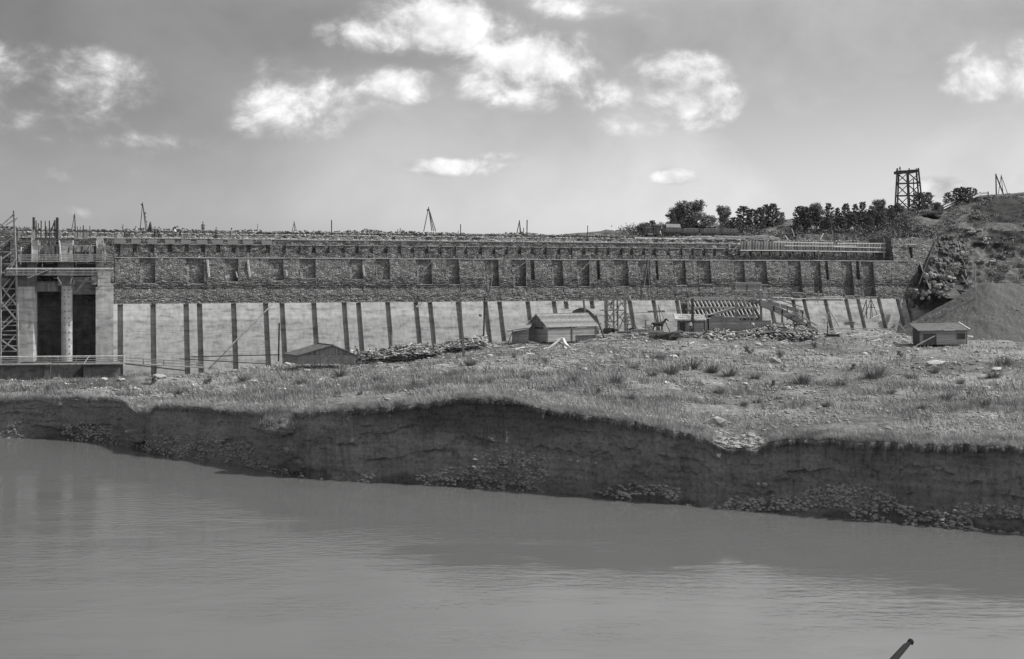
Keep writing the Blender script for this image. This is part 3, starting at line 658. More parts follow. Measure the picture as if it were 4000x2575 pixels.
part(tw, 'base_wall', 'old_concrete', (-60,196,1426,1500,TV-2.5,3), (326,470,1424,1500,TV-2.5,3)); part(tw, 'base_recess', 'wood_dark', (196,326,1422,1500,TV-1.2,3)); part(tw, 'base_pier', 'old_concrete', (174,196,1424,1490,TV-3.0,-3))
part(tw, 'side_wall', 'masonry_dark', (-60,70,900,1430,1.5,4.5)); part(tw, 'side_wall', 'masonry_dark', (40,126,936,1090,.8,2)); part(tw, 'back_wall', 'masonry_dark', (130,446,960,1100,.6,2.2))
part(tw, 'pier_cap', 'coping', (381,442,1113,1119,TV+.6,2))
part(tw, 'stair_blocks', 'boards', (357,378,1080,1112,TV+.9,2))

for k in range(34):
    x = rng.uniform(135, 440); y0 = rng.uniform(925, 1000); mb = MB(); mb.beam(DP(x, y0, TV+.4+rng.random()*.8), DP(x+rng.uniform(-6, 6), y0+rng.uniform(20, 60), TV+.4), rng.uniform(.08, .16)); mb.build('form_stud', M['wood'] if k % 3 else M['wood_dark'], tw)
for k in range(16):
    y = rng.choice([945, 960, 1000, 1030, 1085, 1100])+rng.uniform(-4, 4); x = rng.uniform(140, 380); mb = MB(); mb.beam(DP(x, y, TV+.3), DP(x+rng.uniform(20, 70), y+rng.uniform(-3, 3), TV+.3), rng.uniform(.07, .13)); mb.build('form_wale', M['wood'], tw)
# timber walkways with railings
def walkway(label, x0, x1, ydeck, ytop, v, posts, drop=0, rails=3, name='timber_walkway', skew=0, deckw=1.3):
    base = DP((x0+x1)/2, ydeck, v); t = thing(name, label, 'walkway', tuple(base))
    def q(x, y, dv=0): 
        f = (x-x0)/(x1-x0); return DP(x, y+skew*f, v+dv)
    mb = MB(); mb.beam(q(x0, ydeck, .0+deckw/2), q(x1, ydeck, deckw/2), deckw, .12); mb.build('deck', M['wood'], t)
    for k in range(rails):
        y = ytop+(ydeck-4-ytop)*k/max(rails-.4, 1); mb = MB(); mb.beam(q(x0+rng.uniform(0, 8), y+rng.uniform(-1, 1)), q(x1-rng.uniform(0, 8), y+rng.uniform(-1, 1)), .05, .1 if k else .12); mb.build('rail', M['wood_pale'] if k == 0 and rng.random() < .3 else M['wood'], t)
    for xx in posts:
        mb = MB(); lean = rng.uniform(-2, 2); mb.beam(q(xx+lean, ytop-1, .06), q(xx, ydeck+2+drop, .06), .13, .09); mb.build('post', M['wood_pale'] if rng.random() < .35 else M['wood'], t)
    return t
walkway('upper timber walkway with handrail across the tower below the shuttering panels', 70, 444, 1022, 995, TV-1.0, [75, 150, 192, 284, 325, 366, 420], rails=4)
walkway('middle timber walkway with three rails above the gate openings', 20, 444, 1074, 1048, TV-1.5, [92, 140, 195, 224, 281, 326, 360, 400], rails=4)
walkway('lower timber walkway with rails along the foot of the gate openings', -20, 482, 1424, 1393, TV-3.6, [4, 77, 227, 298, 482], rails=4, skew=-4)
walkway('low plank gangway running from the tower along the concrete panels', 484, 800, 1418, 1398, -5.6, [560, 640, 770], rails=2, skew=18)
def stick(name, label, cat, p, q, w, h=None, m='wood', group=None, tube=False):
    mb = MB(); (mb.tube(p, q, w/2, w/2*.8) if tube else mb.beam(p, q, w, h)); o = mb.build(name, M[m], None, loc=tuple(p)); return tag(o, label, cat, group)
stick('leaning_board', 'long board leaning across the middle walkway rails left of the central pier', 'board', DP(108, 1086, TV-1.8), DP(193, 1053, TV-1.7), .3, .1)
stick('leaning_board', 'short pale board leaning on the lower walkway in front of the right pier', 'board', DP(327, 1421, TV-3.8), DP(349, 1389, TV-3.7), .28, .08, 'wood_pale')
for i, (x0, y0, x1, y1) in enumerate(((224,1082,240,1110),(282,1082,274,1108),(437,1054,447,1075),(398,945,420,1000),(62,1010,34,1068))):
    stick('brace', ['slanting brace under the middle walkway at the left edge of the central pier','slanting brace under the middle walkway at the right edge of the central pier','short raking strut at the right end of the middle walkway','raking plank at the right top corner of the tower','long raking pole between scaffold and middle walkway'][i], 'brace', DP(x0, y0, TV-1.4), DP(x1, y1, TV-1.4), .13, .13, 'wood')
# poles standing on top of the tower
PL = [(132,849,940,.26,'thick'),(224,850,940,.30,'thick'),(141,862,920,.1,0),(150,872,925,.09,0),(161,862,935,.12,0),(177,863,930,.1,0),(193,862,932,.12,0),(214,860,925,.14,0),(180,883,925,.08,0),(200,888,925,.07,0),(302,885,912,.08,0),(314,886,912,.07,0),(326,881,915,.12,0),(351,884,912,.08,0),(266,892,912,.07,0),(82,965,1020,.14,'short')]
for i, (x, y0, y1, w, k) in enumerate(sorted(PL)):
    lab = {'thick': 'thick timber post rising above the tower top, %s of the two' % ('left' if x < 200 else 'right'), 'short': 'short pale post on the upper walkway at the far left', 0: '%s thin pole from the left among those rising from the tower top' % (ORD[sorted([p[0] for p in PL if p[4] == 0]).index(x)] if k == 0 else '')}[k]
    stick('timber_pole', lab, 'pole', DP(x+rng.uniform(-2, 2), y1+14, TV+1.6), DP(x, y0, TV+1.6), w, w, 'wood_dark' if x > 126 else 'wood_pale', 'poles standing on the intake tower')
stick('leaning_pole', 'crooked branch-like pole leaning between the thick posts on the tower', 'pole', DP(202, 898, TV+1.4), DP(213, 866, TV+1.4), .14, .14, 'wood_dark')
# timber scaffold at the far left edge
sc_ = thing('timber_scaffold', 'tall timber scaffold with crossed braces at the left edge of the photo', 'scaffold', tuple(DP(30, 1425, TV-1)))
def seg(p, x0, y0, x1, y1, v, w, m='wood', nm_='brace', dv=0):
    mb = MB(); mb.beam(DP(x0, y0, v), DP(x1, y1, v+dv), w); return mb.build(nm_, M[m], p)
seg(sc_, 54, 823, 66, 1130, TV-1, .2, nm_='post'); seg(sc_, 64, 1075, 72, 1425, TV-.8, .22, nm_='post'); seg(sc_, 2, 1000, 2, 1425, TV-1, .2, nm_='post'); seg(sc_, -60, 830, -60, 1425, TV-1, .2, nm_='post')
for a in ((-2,888,54,838),(22,880,68,852),(-30,850,48,915),(-10,968,60,920),(-10,1022,64,975),(8,1070,66,1010),(-10,1100,62,1190),(-10,1195,62,1085),(6,1180,64,1250),(-10,1232,66,1160),(4,1272,66,1210),(-8,1300,60,1240),(8,1330,66,1370),(-10,1390,60,1310),(10,1200,58,1148),(-8,1145,40,1090)):
    seg(sc_, *a, TV-1.1+rng.random()*.6, .17)
for y in (905, 985, 1030, 1065, 1130, 1182, 1193, 1213, 1256, 1272, 1292, 1310, 1328, 1350, 1372):
    seg(sc_, -60, y+rng.uniform(-3, 3), 64, y+rng.uniform(-2, 2), TV-.7+rng.random()*.5, .14, nm_='ledger')
for y in (1100, 1250): seg(sc_, -60, y, 62, y, TV+1.5, .9, 'wood_dark', 'platform')
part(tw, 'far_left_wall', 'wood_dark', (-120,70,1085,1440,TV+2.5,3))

# ------------------------------------------------------------------ tripods, masts and stakes on the crest
def tripod(label, top, feet, Yd, w=.14, head=None, rungs=(), cat='tripod', name='tripod', m='wood_dark', spread=None):
    x0, y0 = top; apex = P(x0, y0, Yd); fs = []
    for i, f in enumerate(feet):
        dY = (spread or (0, .9, -.7, .4))[i % 4]; fs.append(P(f[0], f[1], Yd+dY))
    b = sum(fs, Vector())/len(fs); t = thing(name, label, cat, tuple(b))
    for f in fs:
        mb = MB(); d = (apex-f).normalized(); mb.tube(f, apex+d*.15, w/2, w/2*.8); mb.build('leg', M[m], t)
    if head: mb = MB(); mb.rock(P(head[0], head[1], Yd), head[2], (1, .7, 1.1), seed=3); mb.build('pulley_block', M['iron'], t)
    for (a, b_, c, d) in rungs: mb = MB(); mb.beam(P(a, b_, Yd), P(c, d, Yd), w*.8); mb.build('crossbar', M[m], t)
    return t
Yc = lambda x, v=8: Yat(x, v)
tripod('tall tripod derrick with pulley block and ladder leg, among workers on the left crest', (557,795), [(547,905),(570,900),(577,903)], Yc(560), .12, (553,799,.17), ((563,832,571,832),(566,848,572,848),(568,866,576,866),(565,842,568,830)))
tripod('tallest tripod on the middle of the skyline with a dark block near its top', (1674,812), [(1655,905),(1687,903),(1694,903),(1702,903)], Yc(1675, 20), .15, (1669,820,.18), ((1680,837,1684,835),))
tripod('tiny tripod far along the skyline right of the standing workers', (1149,868), [(1141,904),(1151,903),(1158,903)], Yc(1150, 22), .1, None, ((1150,901,1160,900),))
tripod('narrow two legged frame on the skyline beside the tall stake', (2029,864), [(2019,912),(2035,912),(2032,912)], Yc(2030, 20), .17)
tripod('small pole mast with two arms standing on rubble behind the tower', (292,838), [(278,908),(293,908),(296,908)], Yc(292, 12), .12, None, ((286,844,293,842),(286,849,293,847),(288,888,296,888)))
tripod('tripod with ladder rung standing behind the tip wagon in front of the trees', (2631,822), [(2620,888),(2631,888),(2641,888),(2651,890)], 214.5, .14, None, ((2631,853,2637,854),))
tripod('leaning two pole frame behind the third tip wagon', (2827,855), [(2821,900),(2836,898)], 214.5, .12)
for i, (x, y0, y1, w, v, lab) in enumerate([(480,877,905,.08,14,'thin stake at the left of the workers on the crest'),(1007,875,905,.06,16,'fine wand standing on the crest beside the slanting board'),(1296,860,918,.14,14,'tall lone stake on the crest left of centre'),(1553,896,912,.1,19,'short stake on the crest, left of a close pair'),(1563,892,914,.12,19,'short stake on the crest, right of a close pair'),(1790,901,912,.09,19,'very short stake beside a taller one on the crest'),(1800,876,918,.14,15,'medium stake on the crest right of the tall tripod'),(2046,890,925,.12,14,'short stake between the two legged frame and the tall stake'),(2059,859,925,.17,12,'tall stake right of the two legged frame on the skyline'),(2296,881,918,.12,16,'lone stake on the crest left of the trees'),(2110,919,945,.1,7,'small stake on the ledge below the skyline, right of the pair')]):
    stick('stake', lab, 'stake', DP(x-1, y1+6, v), DP(x+rng.uniform(-1, 2), y0, v), w, w, 'wood_dark', 'stakes on the dam crest')
stick('slanting_board', 'short white board propped up on the crest behind the last standing worker', 'board', DP(985, 916, 12), DP(1010, 902, 12), .3, .1, 'wood_pale')
tn = MB(); c = DP(583, 885, 9); pz = [c+Vector((-.28,0,-.7)), c+Vector((.4,0,-.7)), c+Vector((.05,.1,.75))]; tn.prism(pz, (0,.5,0)); o = tn.build('hanging_bucket', M['iron'], None, loc=tuple(c)); tag(o, 'dark pointed bucket hanging beside the tripod derrick', 'bucket')
# sticks leaning against the masonry wall
ML = [((810,1015),(817,1083),.3),((968,1015),(976,1082),.3),((1418,1036),(1424,1080),.28),((922,1062),(928,1085),.2),((1118,1055),(1121,1078),.22),((1568,1075),(1600,1130),.12),((1600,1130),(1672,1182),.12),((1970,1010),(1978,1080),.1),((1926,1060),(1915,1150),.13),((2004,1058),(2055,1022),.1),((2260,1068),(2303,1022),.1),((1847,1083),(1862,1118),.1),((2510,1155),(2535,1005),.1),((2508,1170),(2540,1168),.12),((2530,990),(2540,1168),.12),((2056,1012),(2057,1118),.12),((2303,985),(2305,1120),.12),((1640,1076),(1684,1022),.09)]
for i, ((xa, ya), (xb_, yb2), w) in enumerate(sorted(ML, key=lambda q: q[0][0])):
    vA = .15+(Zat(xa, ya, .7)-12.2)*.17-.14; vB = .15+(Zat(xb_, yb2, .7)-12.2)*.17-.14
    stick('leaning_lath', '%s lath from the left leaning against the rubble masonry wall' % ORD[i], 'lath', DP(xa, ya, vA), DP(xb_, yb2, vB), w*.8, w*.5, 'wood_pale' if w > .15 else 'wood', 'laths leaning on the masonry')
mb = MB()
for x0, x1 in ((1325,1425),(1720,1755),(1800,1850),(2165,2300),(2190,2230),(560,600)):
    for _ in range(16):
        x = rng.uniform(x0, x1); a = DP(x, 1183+rng.uniform(-2, 2), .35); mb.beam(a, a+Vector((rng.uniform(-.9,.9), rng.uniform(-.3,.3), rng.uniform(0,.5))), .07, .04)
o = mb.build('wood_scraps', M['wood_pale']); tag(o, 'pale offcuts of wood lying on the ledge above the concrete panels', 'wood scraps', kind='stuff')
# props leaning on the concrete panels
stick('propping_beam', 'long dark beam leaning diagonally across the pale concrete panels at left', 'beam', DP(880, 1371, -4.2), DP(1062, 1190, -.2), .13, .13, 'wood')
stick('propping_beam', 'short dark beam leaning at the top of a concrete slot, left of centre', 'beam', DP(1625, 1200, -.5), DP(1652, 1180, 0), .18, .18, 'wood')
stick('upright_post', 'dark upright post in front of the panels left of the small log shed', 'post', DP(1088, 1412, -6), DP(1091, 1262, -6), .2, .2, 'wood_dark')
stick('pipe', 'thin dark pipe crossing the lower part of the concrete panels at left', 'pipe', DP(745, 1394, -5.4), DP(1094, 1386, -5.4), .13, .13, 'iron')
stick('pipe', 'thin dark pipe slanting down to the grass at the left of the panels', 'pipe', DP(490, 1422, -6.4), DP(725, 1448, -6.6), .14, .14, 'iron')
stick('pipe', 'second slanting pipe further right, reaching down to the grass', 'pipe', DP(700, 1402, -6.4), DP(1040, 1422, -6.8), .12, .12, 'iron')
stick('mast', 'tall dark leaning mast on the spoil left of the large tiled shed', 'post', G(1813, 150, -.5), P(1797, 1180, 152.5), .26, .26, 'wood_dark')
stick('mast', 'dark pole standing before the pale panels left of the tiled shed', 'post', G(1888, 166, -.3), P(1893, 1160, 166), .22, .22, 'wood_dark')
stick('mast', 'dark raking pole in front of the arched culvert', 'post', P(2288, 1240, 172), P(2277, 1157, 174), .24, .24, 'wood_dark')
stick('prop', 'dark raking prop with a stay right of the tiled shed', 'post', G(2362, 171, 0), P(2328, 1232, 172), .18, .18, 'wood_dark')
stick('white_post', 'short pale post standing in the slot above the rubbish heap', 'post', P(1535, 1362, 160), P(1533, 1308, 160), .22, .1, 'wood_pale')
mb = MB(); 
for r_ in range(1): mb.rock(P(1877, 1232, 165), .28, (1.1, .6, .8), seed=5)
o = mb.build('hanging_sack', M['iron'], None, loc=tuple(P(1877, 1232, 165))); tag(o, 'dark sack hanging before the concrete panel beside the pole', 'sack')

# ------------------------------------------------------------------ vegetation
def leafcloud(cs, n, size, seed, flat=1.0):          # cs: clumps (x, y, z, radius); many small leaf-sized faces
    r = np.random.RandomState(seed); cs = np.array(cs, float); w = cs[:, 3]**2.2; k = r.choice(len(cs), n, p=w/w.sum())
    d = r.normal(size=(n, 3)); d /= np.linalg.norm(d, axis=1)[:, None]; rad = cs[k, 3]*(r.rand(n)**.45)*(.7+.75*r.rand(n))
    c = cs[k, :3]+d*rad[:, None]*np.array([1, 1, .85*flat])
    a = r.normal(size=(n, 3)); a /= np.linalg.norm(a, axis=1)[:, None]; b = np.cross(a, r.normal(size=(n, 3))); b /= np.linalg.norm(b, axis=1)[:, None]
    s = size*(.6+.8*r.rand(n))[:, None]
    v = np.stack([c-a*s, c-b*s*.5, c+a*s, c+b*s*.5], 1).reshape(-1, 3)
    return v, np.arange(4*n).reshape(-1, 4)
def make_tree(kind, seed):
    rd = random.Random(seed); t = thing(kind, '', '', (0, 0, -500)); org = Vector((0, 0, -500)); mb = MB()
    cl = []
    if kind == 'broadleaf_tree':                    # 1 unit high
        mb.tube(org, org+Vector((.01, 0, .38)), .035, .022); 
        for i in range(24):
            a = rd.random()*6.28; rr = rd.uniform(.06, .4); z = rd.uniform(.14, .88); rr *= 1-.4*abs(z-.5)
            e = Vector((math.cos(a)*rr, math.sin(a)*rr, z)); cl.append((e.x, e.y, e.z, rd.uniform(.09, .17)))
            mb.tube(org+Vector((.005, 0, .1+.2*rd.random())), org+e*.95, .014, .004, 5)
            for _ in range(2): cl.append((e.x+rd.uniform(-.12,.12), e.y+rd.uniform(-.12,.12), e.z+rd.uniform(-.04,.12), rd.uniform(.035, .07)))
        v, f = leafcloud(cl, 9000, .024, seed); lm = 'leaf'
    elif kind == 'pine_tree':
        mb.tube(org, org+Vector((0, 0, .98)), .028, .006)
        for lev in range(11):
            z = .1+lev*.08; n_ = 6; L = (.34*(1-z)**.6+.05)*rd.uniform(.85, 1.15)
            for i in range(n_):
                a = i*6.28/n_+rd.random(); L2 = L*rd.uniform(.6, 1.15)
                e = Vector((math.cos(a)*L2, math.sin(a)*L2, z+L2*rd.uniform(.15, .5))); mb.tube(org+Vector((0,0,z)), org+e, .009, .003, 4)
                for q in (.55, .8, 1.0): cl.append((e.x*q, e.y*q, z+(e.z-z)*q+.02, .038))
        cl.append((0, 0, .97, .03)); cl.append((0, 0, .92, .035))
        v, f = leafcloud(cl, 5200, .02, seed); lm = 'pine'
    else:                                           # bush
        for i in range(9):
            a = rd.random()*6.28; e = Vector((math.cos(a)*rd.uniform(.05, .4), math.sin(a)*rd.uniform(.05, .4), rd.uniform(.15, .75))); cl.append((e.x, e.y, e.z, rd.uniform(.12, .24))); mb.tube(org, org+e, .012, .004, 4)
        v, f = leafcloud(cl, 900, .045, seed); lm = 'leaf'
    mb.build('trunk' if kind != 'bush' else 'stems', M['bark'], t)
    o = fastmesh('crown' if kind != 'bush' else 'foliage', v+np.array([0, 0, -500.]), f, M[lm], loc=(0, 0, -500)); o.location = (0, 0, 0); o.parent = t
    return t
PB = [make_tree('broadleaf_tree', s) for s in (3, 8)]; PP = [make_tree('pine_tree', s) for s in (5, 12, 19)]; BS = [make_tree('bush', s) for s in (2, 6)]
used = set()
def place(proto, loc, sx, sz, rz, label, cat, group):
    if proto.name not in used: used.add(proto.name); o = proto; o.location = loc; ORG[o.name] = Vector(loc)
    else: o = copy_tree(proto, loc)
    o.rotation_euler = (rng.uniform(-.04, .04), rng.uniform(-.04, .04), rz); o.scale = (sx, sx, sz); tag(o, label, cat, group); return o
# kind, centre x, top y, base y, width px, depth
TR = [('b',2510,868,925,70,217),('p',2547,862,920,45,218),('b',2640,806,912,110,222),('b',2722,783,915,150,222),('b',2690,845,915,80,219),('b',2775,838,912,60,221),('b',2835,800,905,70,228),
 ('p',2868,850,915,60,222),('p',2900,806,900,75,232),('p',2938,818,900,60,231),('p',2965,812,895,50,230),('p',2990,800,890,55,234),('p',3015,796,888,62,234),('p',3042,824,880,32,238),('p',3058,830,872,28,240),
 ('p',3120,806,890,50,236),('p',3148,808,905,50,228),('b',3172,790,900,90,232),('p',3195,815,905,55,226),('p',3236,795,890,46,234),('p',3268,812,885,34,236),('p',3300,796,885,50,236),('p',3345,798,880,34,240),('p',3372,790,878,42,238),('p',3325,835,900,60,226),('p',3285,850,910,60,222),('p',3230,850,912,60,222),('p',3160,855,915,55,220),
 ('b',3430,777,862,62,240),('p',3408,805,880,50,234),('p',3390,845,905,55,226),('p',3440,830,890,50,228),('p',3480,802,862,34,238),('b',3515,790,845,45,236),('p',3596,752,822,75,238),('p',3625,752,815,50,241),('p',3700,752,800,40,245),('p',3735,735,798,50,246),('p',3760,731,795,46,247),('p',3786,733,790,44,248),('p',3808,736,785,30,249),
 ('b',3640,822,850,90,232),('b',3660,790,840,50,239)]
TR.sort(key=lambda q: q[1]); nb_c = {'b': 0, 'p': 0}; tot = {k: sum(1 for q in TR if q[0] == k) for k in 'bp'}
def ordw(i):
    T = ['','','twenty','thirty']; 
    return ORD[i] if i < 30 else 'thirty-'+ORD[i-30]
for i, (k, x, yt, yb_, w, Y) in enumerate(TR):
    if x < 2640: zb_ = CZ-(max(yb_, 921)-HY)/F*Y; loc = Vector(((x-CX)/F*Y, Y, zb_-.3))
    else:
        hp = HPy(x, yb_); Y = hp.y; loc = hp+Vector((0, 0, -.25))
    H = (CZ-(yt-HY)/F*Y)-loc.z; S = w/F*Y/(.82 if k == 'b' else .62)
    pr = (PB if k == 'b' else PP)[(i*7+i//3) % (2 if k == 'b' else 3)]
    adj = {'b': 'leafy broadleaf tree', 'p': 'dark pine'}[k]; j = nb_c[k]; nb_c[k] += 1
    sp = {3: 'largest leafy tree, standing behind the tip wagons'}
    lab = 'largest leafy tree, bushy and wide, standing behind the tip wagons' if (x, yt) == (2722, 783) else 'dark pine just right of the foot of the timber lattice tower' if x == 3596 else '%s %s from the left on the hill skyline' % (ordw(j), adj)
    place(pr, loc, S, H/.98, rng.random()*6.28, lab, 'tree', 'broadleaf trees on the hill' if k == 'b' else 'pines on the hill')
# grass tussocks and shrubs on the terrace
TU = [(3050,1400,60,'shrub'),(2930,1385,75,'shrub'),(2580,1405,60,'t'),(2640,1395,50,'t'),(2700,1440,80,'t'),(2780,1455,90,'t'),(2620,1460,80,'t'),(2850,1470,70,'t'),(2550,1470,60,'t'),(2480,1440,60,'t'),(2950,1480,60,'t'),(2960,1575,40,'t'),(2905,1585,36,'t'),(2815,1540,60,'t'),(3040,1560,30,'t'),(3130,1500,80,'t'),(3280,1505,70,'t'),(3420,1480,90,'t'),(3560,1480,80,'t'),(3650,1460,70,'t'),(3750,1500,70,'t'),(3880,1480,90,'t'),(3920,1430,80,'t'),(3520,1395,60,'s'),(3180,1360,50,'s'),(2330,1545,60,'s'),(2180,1520,60,'t'),(2240,1490,60,'t'),(2050,1480,50,'t'),(1900,1500,60,'t'),(1410,1545,50,'s'),(1470,1490,60,'t'),(1620,1515,70,'s'),(1760,1470,60,'t'),(1330,1470,60,'t'),(1180,1500,70,'t'),(1060,1500,60,'t'),(950,1490,60,'t'),(820,1500,70,'s'),(590,1500,80,'s'),(190,1530,60,'s'),(300,1500,50,'t'),(700,1540,60,'t'),(3330,1450,60,'s'),(3480,1540,60,'t'),(3700,1560,60,'t'),(3850,1580,60,'t'),(3230,1590,50,'t'),(3600,1600,60,'t'),(2400,1500,70,'t'),(2460,1560,50,'t'),(3010,1510,60,'s'),(2130,1420,50,'s'),(1840,1430,60,'t'),(2010,1400,40,'s')]
def make_tussock(seed):
    r = np.random.RandomState(seed); n = 170; a = r.rand(n)*6.28; q = r.rand(n)**.6*.5; b0 = np.stack([np.cos(a)*q*.6, np.sin(a)*q*.6, q*0], 1)
    h = .3+.7*r.rand(n); lean = (q*1.3+.1)*(.5+r.rand(n)); tip = b0+np.stack([np.cos(a)*lean, np.sin(a)*lean, h], 1); sd = np.stack([-np.sin(a+r.rand(n)), np.cos(a), a*0], 1)*.022
    v = np.stack([b0-sd, b0+sd, tip], 1).reshape(-1, 3); o = fastmesh('grass_tussock', v+np.array([0,0,-500.]), np.arange(3*n).reshape(-1, 3), M['grass_g'], loc=(0,0,-500)); return o
TS = [make_tussock(1), make_tussock(2)]
AR = [(1100,'below the concrete panels'),(1750,'below the log shed and timber debris'),(2450,'below the large tiled shed'),(2850,'below the brushwood hut'),(3350,'below the inclined chutes'),(5000,'below the flat roofed shed')]
area = lambda x: next(n_ for q_, n_ in AR if x < q_)
for i, (x, y, w, k) in enumerate(TU):
    p = GP(x, y); s = w/F*p.y*.9; same = sorted(q_[0] for q_ in TU if q_[3] == k and area(q_[0]) == area(x)); od = ORD[same.index(x)]
    if k == 't': k_ = rng.uniform(.6, 1.15); place(TS[i % 2], p-Vector((0,0,.05)), s*1.0*k_, s*.8*k_, rng.random()*6, '%s grass tussock from the left on the terrace %s' % (od, area(x)), 'grass tussock', 'grass tussocks on the terrace')
    else: place(BS[i % 2], p-Vector((0,0,.05)), s*.75, s*.6, rng.random()*6, '%s weed bush from the left on the terrace %s' % (od, area(x)) if k == 's' else ('twiggy bush before the stone heap, left of the bright board' if x == 2930 else 'twiggy dark bush beside the long slanting plank'), 'bush', 'weed bushes on the terrace' if k == 's' else None)
# meadow grass: blades over the terrace, thick and pale along the bank edge
def blades(n, x0, x1, t0, t1, h0, h1, w, keep, name, m, edge=False):
    x = x0+(x1-x0)*NR.rand(n); t = t0+(t1-t0)*NR.rand(n)**(1.6 if edge else 1.0); bx, fx = Yb(x), Yf(x); Y = 1/((1-t)/bx+t/fx); X = (x-CX)/F*Y
    k = keep(X, Y, x, t) > NR.rand(n); X, Y, x, t = X[k], Y[k], x[k], t[k]; n = len(X); z = gz(X, Y)-.02
    a = NR.rand(n)*6.28; h = h0+(h1-h0)*NR.rand(n); h *= .5+1.0*fbm(X*.4, Y*.4, 2); ln = h*(.25+.5*NR.rand(n)); wd = w*(.7+.6*NR.rand(n))*Y/110
    b = np.stack([X, Y, z], 1); tip = b+np.stack([np.cos(a)*ln-.25*h, np.sin(a)*ln-(.3*h if edge else 0), h], 1); s = np.stack([np.cos(a*3), np.sin(a*3)*.4, a*0], 1)*wd[:, None]
    v = np.stack([b-s, b+s, tip], 1).reshape(-1, 3); o = fastmesh(name, v, np.arange(3*n).reshape(-1, 3), m); return o
def kgrass(X, Y, x, t):
    g = fbm(X*.16+2, Y*.16, 3); near = np.exp(-t*5); gravel = np.clip((x-2350)/500, 0, 1)*np.exp(-((t-.42)/.25)**2)
    return np.clip(near*1.2+(g-.42)*4.5-gravel*.9, .03, 1)*np.clip(1.15-np.clip((t-.86)*7, 0, 1), 0, 1)
tag(blades(250000, -250, 4250, 0, .97, .12, .45, .028, kgrass, 'grass', M['grass']), 'dry pale grass covering the river terrace', 'grass', kind='stuff')
kw = lambda X, Y, x, t: np.clip((fbm(X*.3+20, Y*.45+3, 3)-.49)*7+.8*np.exp(-((x-2600)/260)**2-((t-.62)/.2)**2), 0, 1)*np.clip((t-.1)*5, 0, 1)*np.clip(1.2-t, 0, 1)
tag(blades(150000, -250, 4250, .08, .93, .3, .9, .028, kw, 'weeds', M['grass_g']), 'darker weeds growing in patches among the stones of the terrace', 'weeds', kind='stuff')
tag(blades(60000, -250, 4250, 0, .07, .15, .5, .03, lambda X, Y, x, t: np.clip(.35+fbm(X*.5, Y*.5, 2), 0, 1)*np.where((x > 2790) & (x < 2980), .12, 1)*np.where((x > 500) & (x < 600), .5, 1), 'bank_edge_grass', M['grass'], True), 'fringe of bright dry grass along the top of the eroded bank', 'grass', kind='stuff')
# turf and roots hanging over the edge
x = -200+4400*NR.rand(16000); Y = Yb(x)+.25-.3*NR.rand(len(x)); X = (x-CX)/F*Y; z = gz(X, Y)-.05; L = (.06+.28*NR.rand(len(x))**2)*(.4+1.4*fbm(X*.6, X*0, 2)); b = np.stack([X, Y-.02, z], 1)
tip = b+np.stack([(NR.rand(len(x))-.5)*.3, -.08*NR.rand(len(x)), -L], 1); s = np.stack([.03+.04*NR.rand(len(x)), X*0, X*0], 1)
tag(fastmesh('hanging_turf', np.stack([b-s, b+s, tip], 1).reshape(-1, 3), np.arange(3*len(x)).reshape(-1, 3), M['soil']), 'ragged turf and roots hanging over the bank edge', 'turf', kind='stuff')
# stones
IC = MB(); IC.rock((0,0,0), 1, seed=1); IV = np.array([tuple(v) for v in IC.v]); IF = np.array(IC.f)
def rocks(pts, rad, fl, name, m, sinkz=.25):
    n = len(pts); a = NR.rand(n)*6.28; ca, sa = np.cos(a), np.sin(a); v = IV[None]*(1+(NR.rand(n, 12, 1)-.5)*.45)*rad[:, None, None]; v = v*np.array([1.25, .9, fl])
    v = np.stack([v[..., 0]*ca[:, None]-v[..., 1]*sa[:, None], v[..., 0]*sa[:, None]+v[..., 1]*ca[:, None], v[..., 2]], -1)+pts[:, None, :]; v[..., 2] += (rad*sinkz)[:, None]
    return fastmesh(name, v.reshape(-1, 3), (IF[None]+12*np.arange(n)[:, None, None]).reshape(-1, 3), m)
def scat(n, x0, x1, t0, t1, keep):
    x = x0+(x1-x0)*NR.rand(n); t = t0+(t1-t0)*NR.rand(n); Y = 1/((1-t)/Yb(x)+t/Yf(x)); X = (x-CX)/F*Y; k = keep(X, Y, x, t) > NR.rand(n); X, Y = X[k], Y[k]
    return np.stack([X, Y, gz(X, Y)], 1)
p = scat(52000, -200, 4200, .05, 1, lambda X, Y, x, t: np.clip((fbm(X*.22+40, Y*.4, 3)-.43)*4, 0, 1)*(.5+.5*np.clip((x-1000)/1800, 0, 1))*(1-.8*np.exp(-t*9))+.02)
tag(rocks(p, (.045+.17*NR.rand(len(p))**3.5)*(p[:, 1]/110), .6, 'scattered_stones', M['stone']), 'stones of all sizes scattered over the terrace', 'stones', kind='stuff')
p = scat(1500, -100, 4100, .45, .98, lambda X, Y, x, t: np.clip((fbm(X*.12+70, Y*.2, 2)-.55)*6, 0, 1))
tag(rocks(p, .12+.3*NR.rand(len(p))**3, .7, 'pale_stones', M['stone_pale']), 'paler broken stones in patches on the terrace', 'stones', kind='stuff')
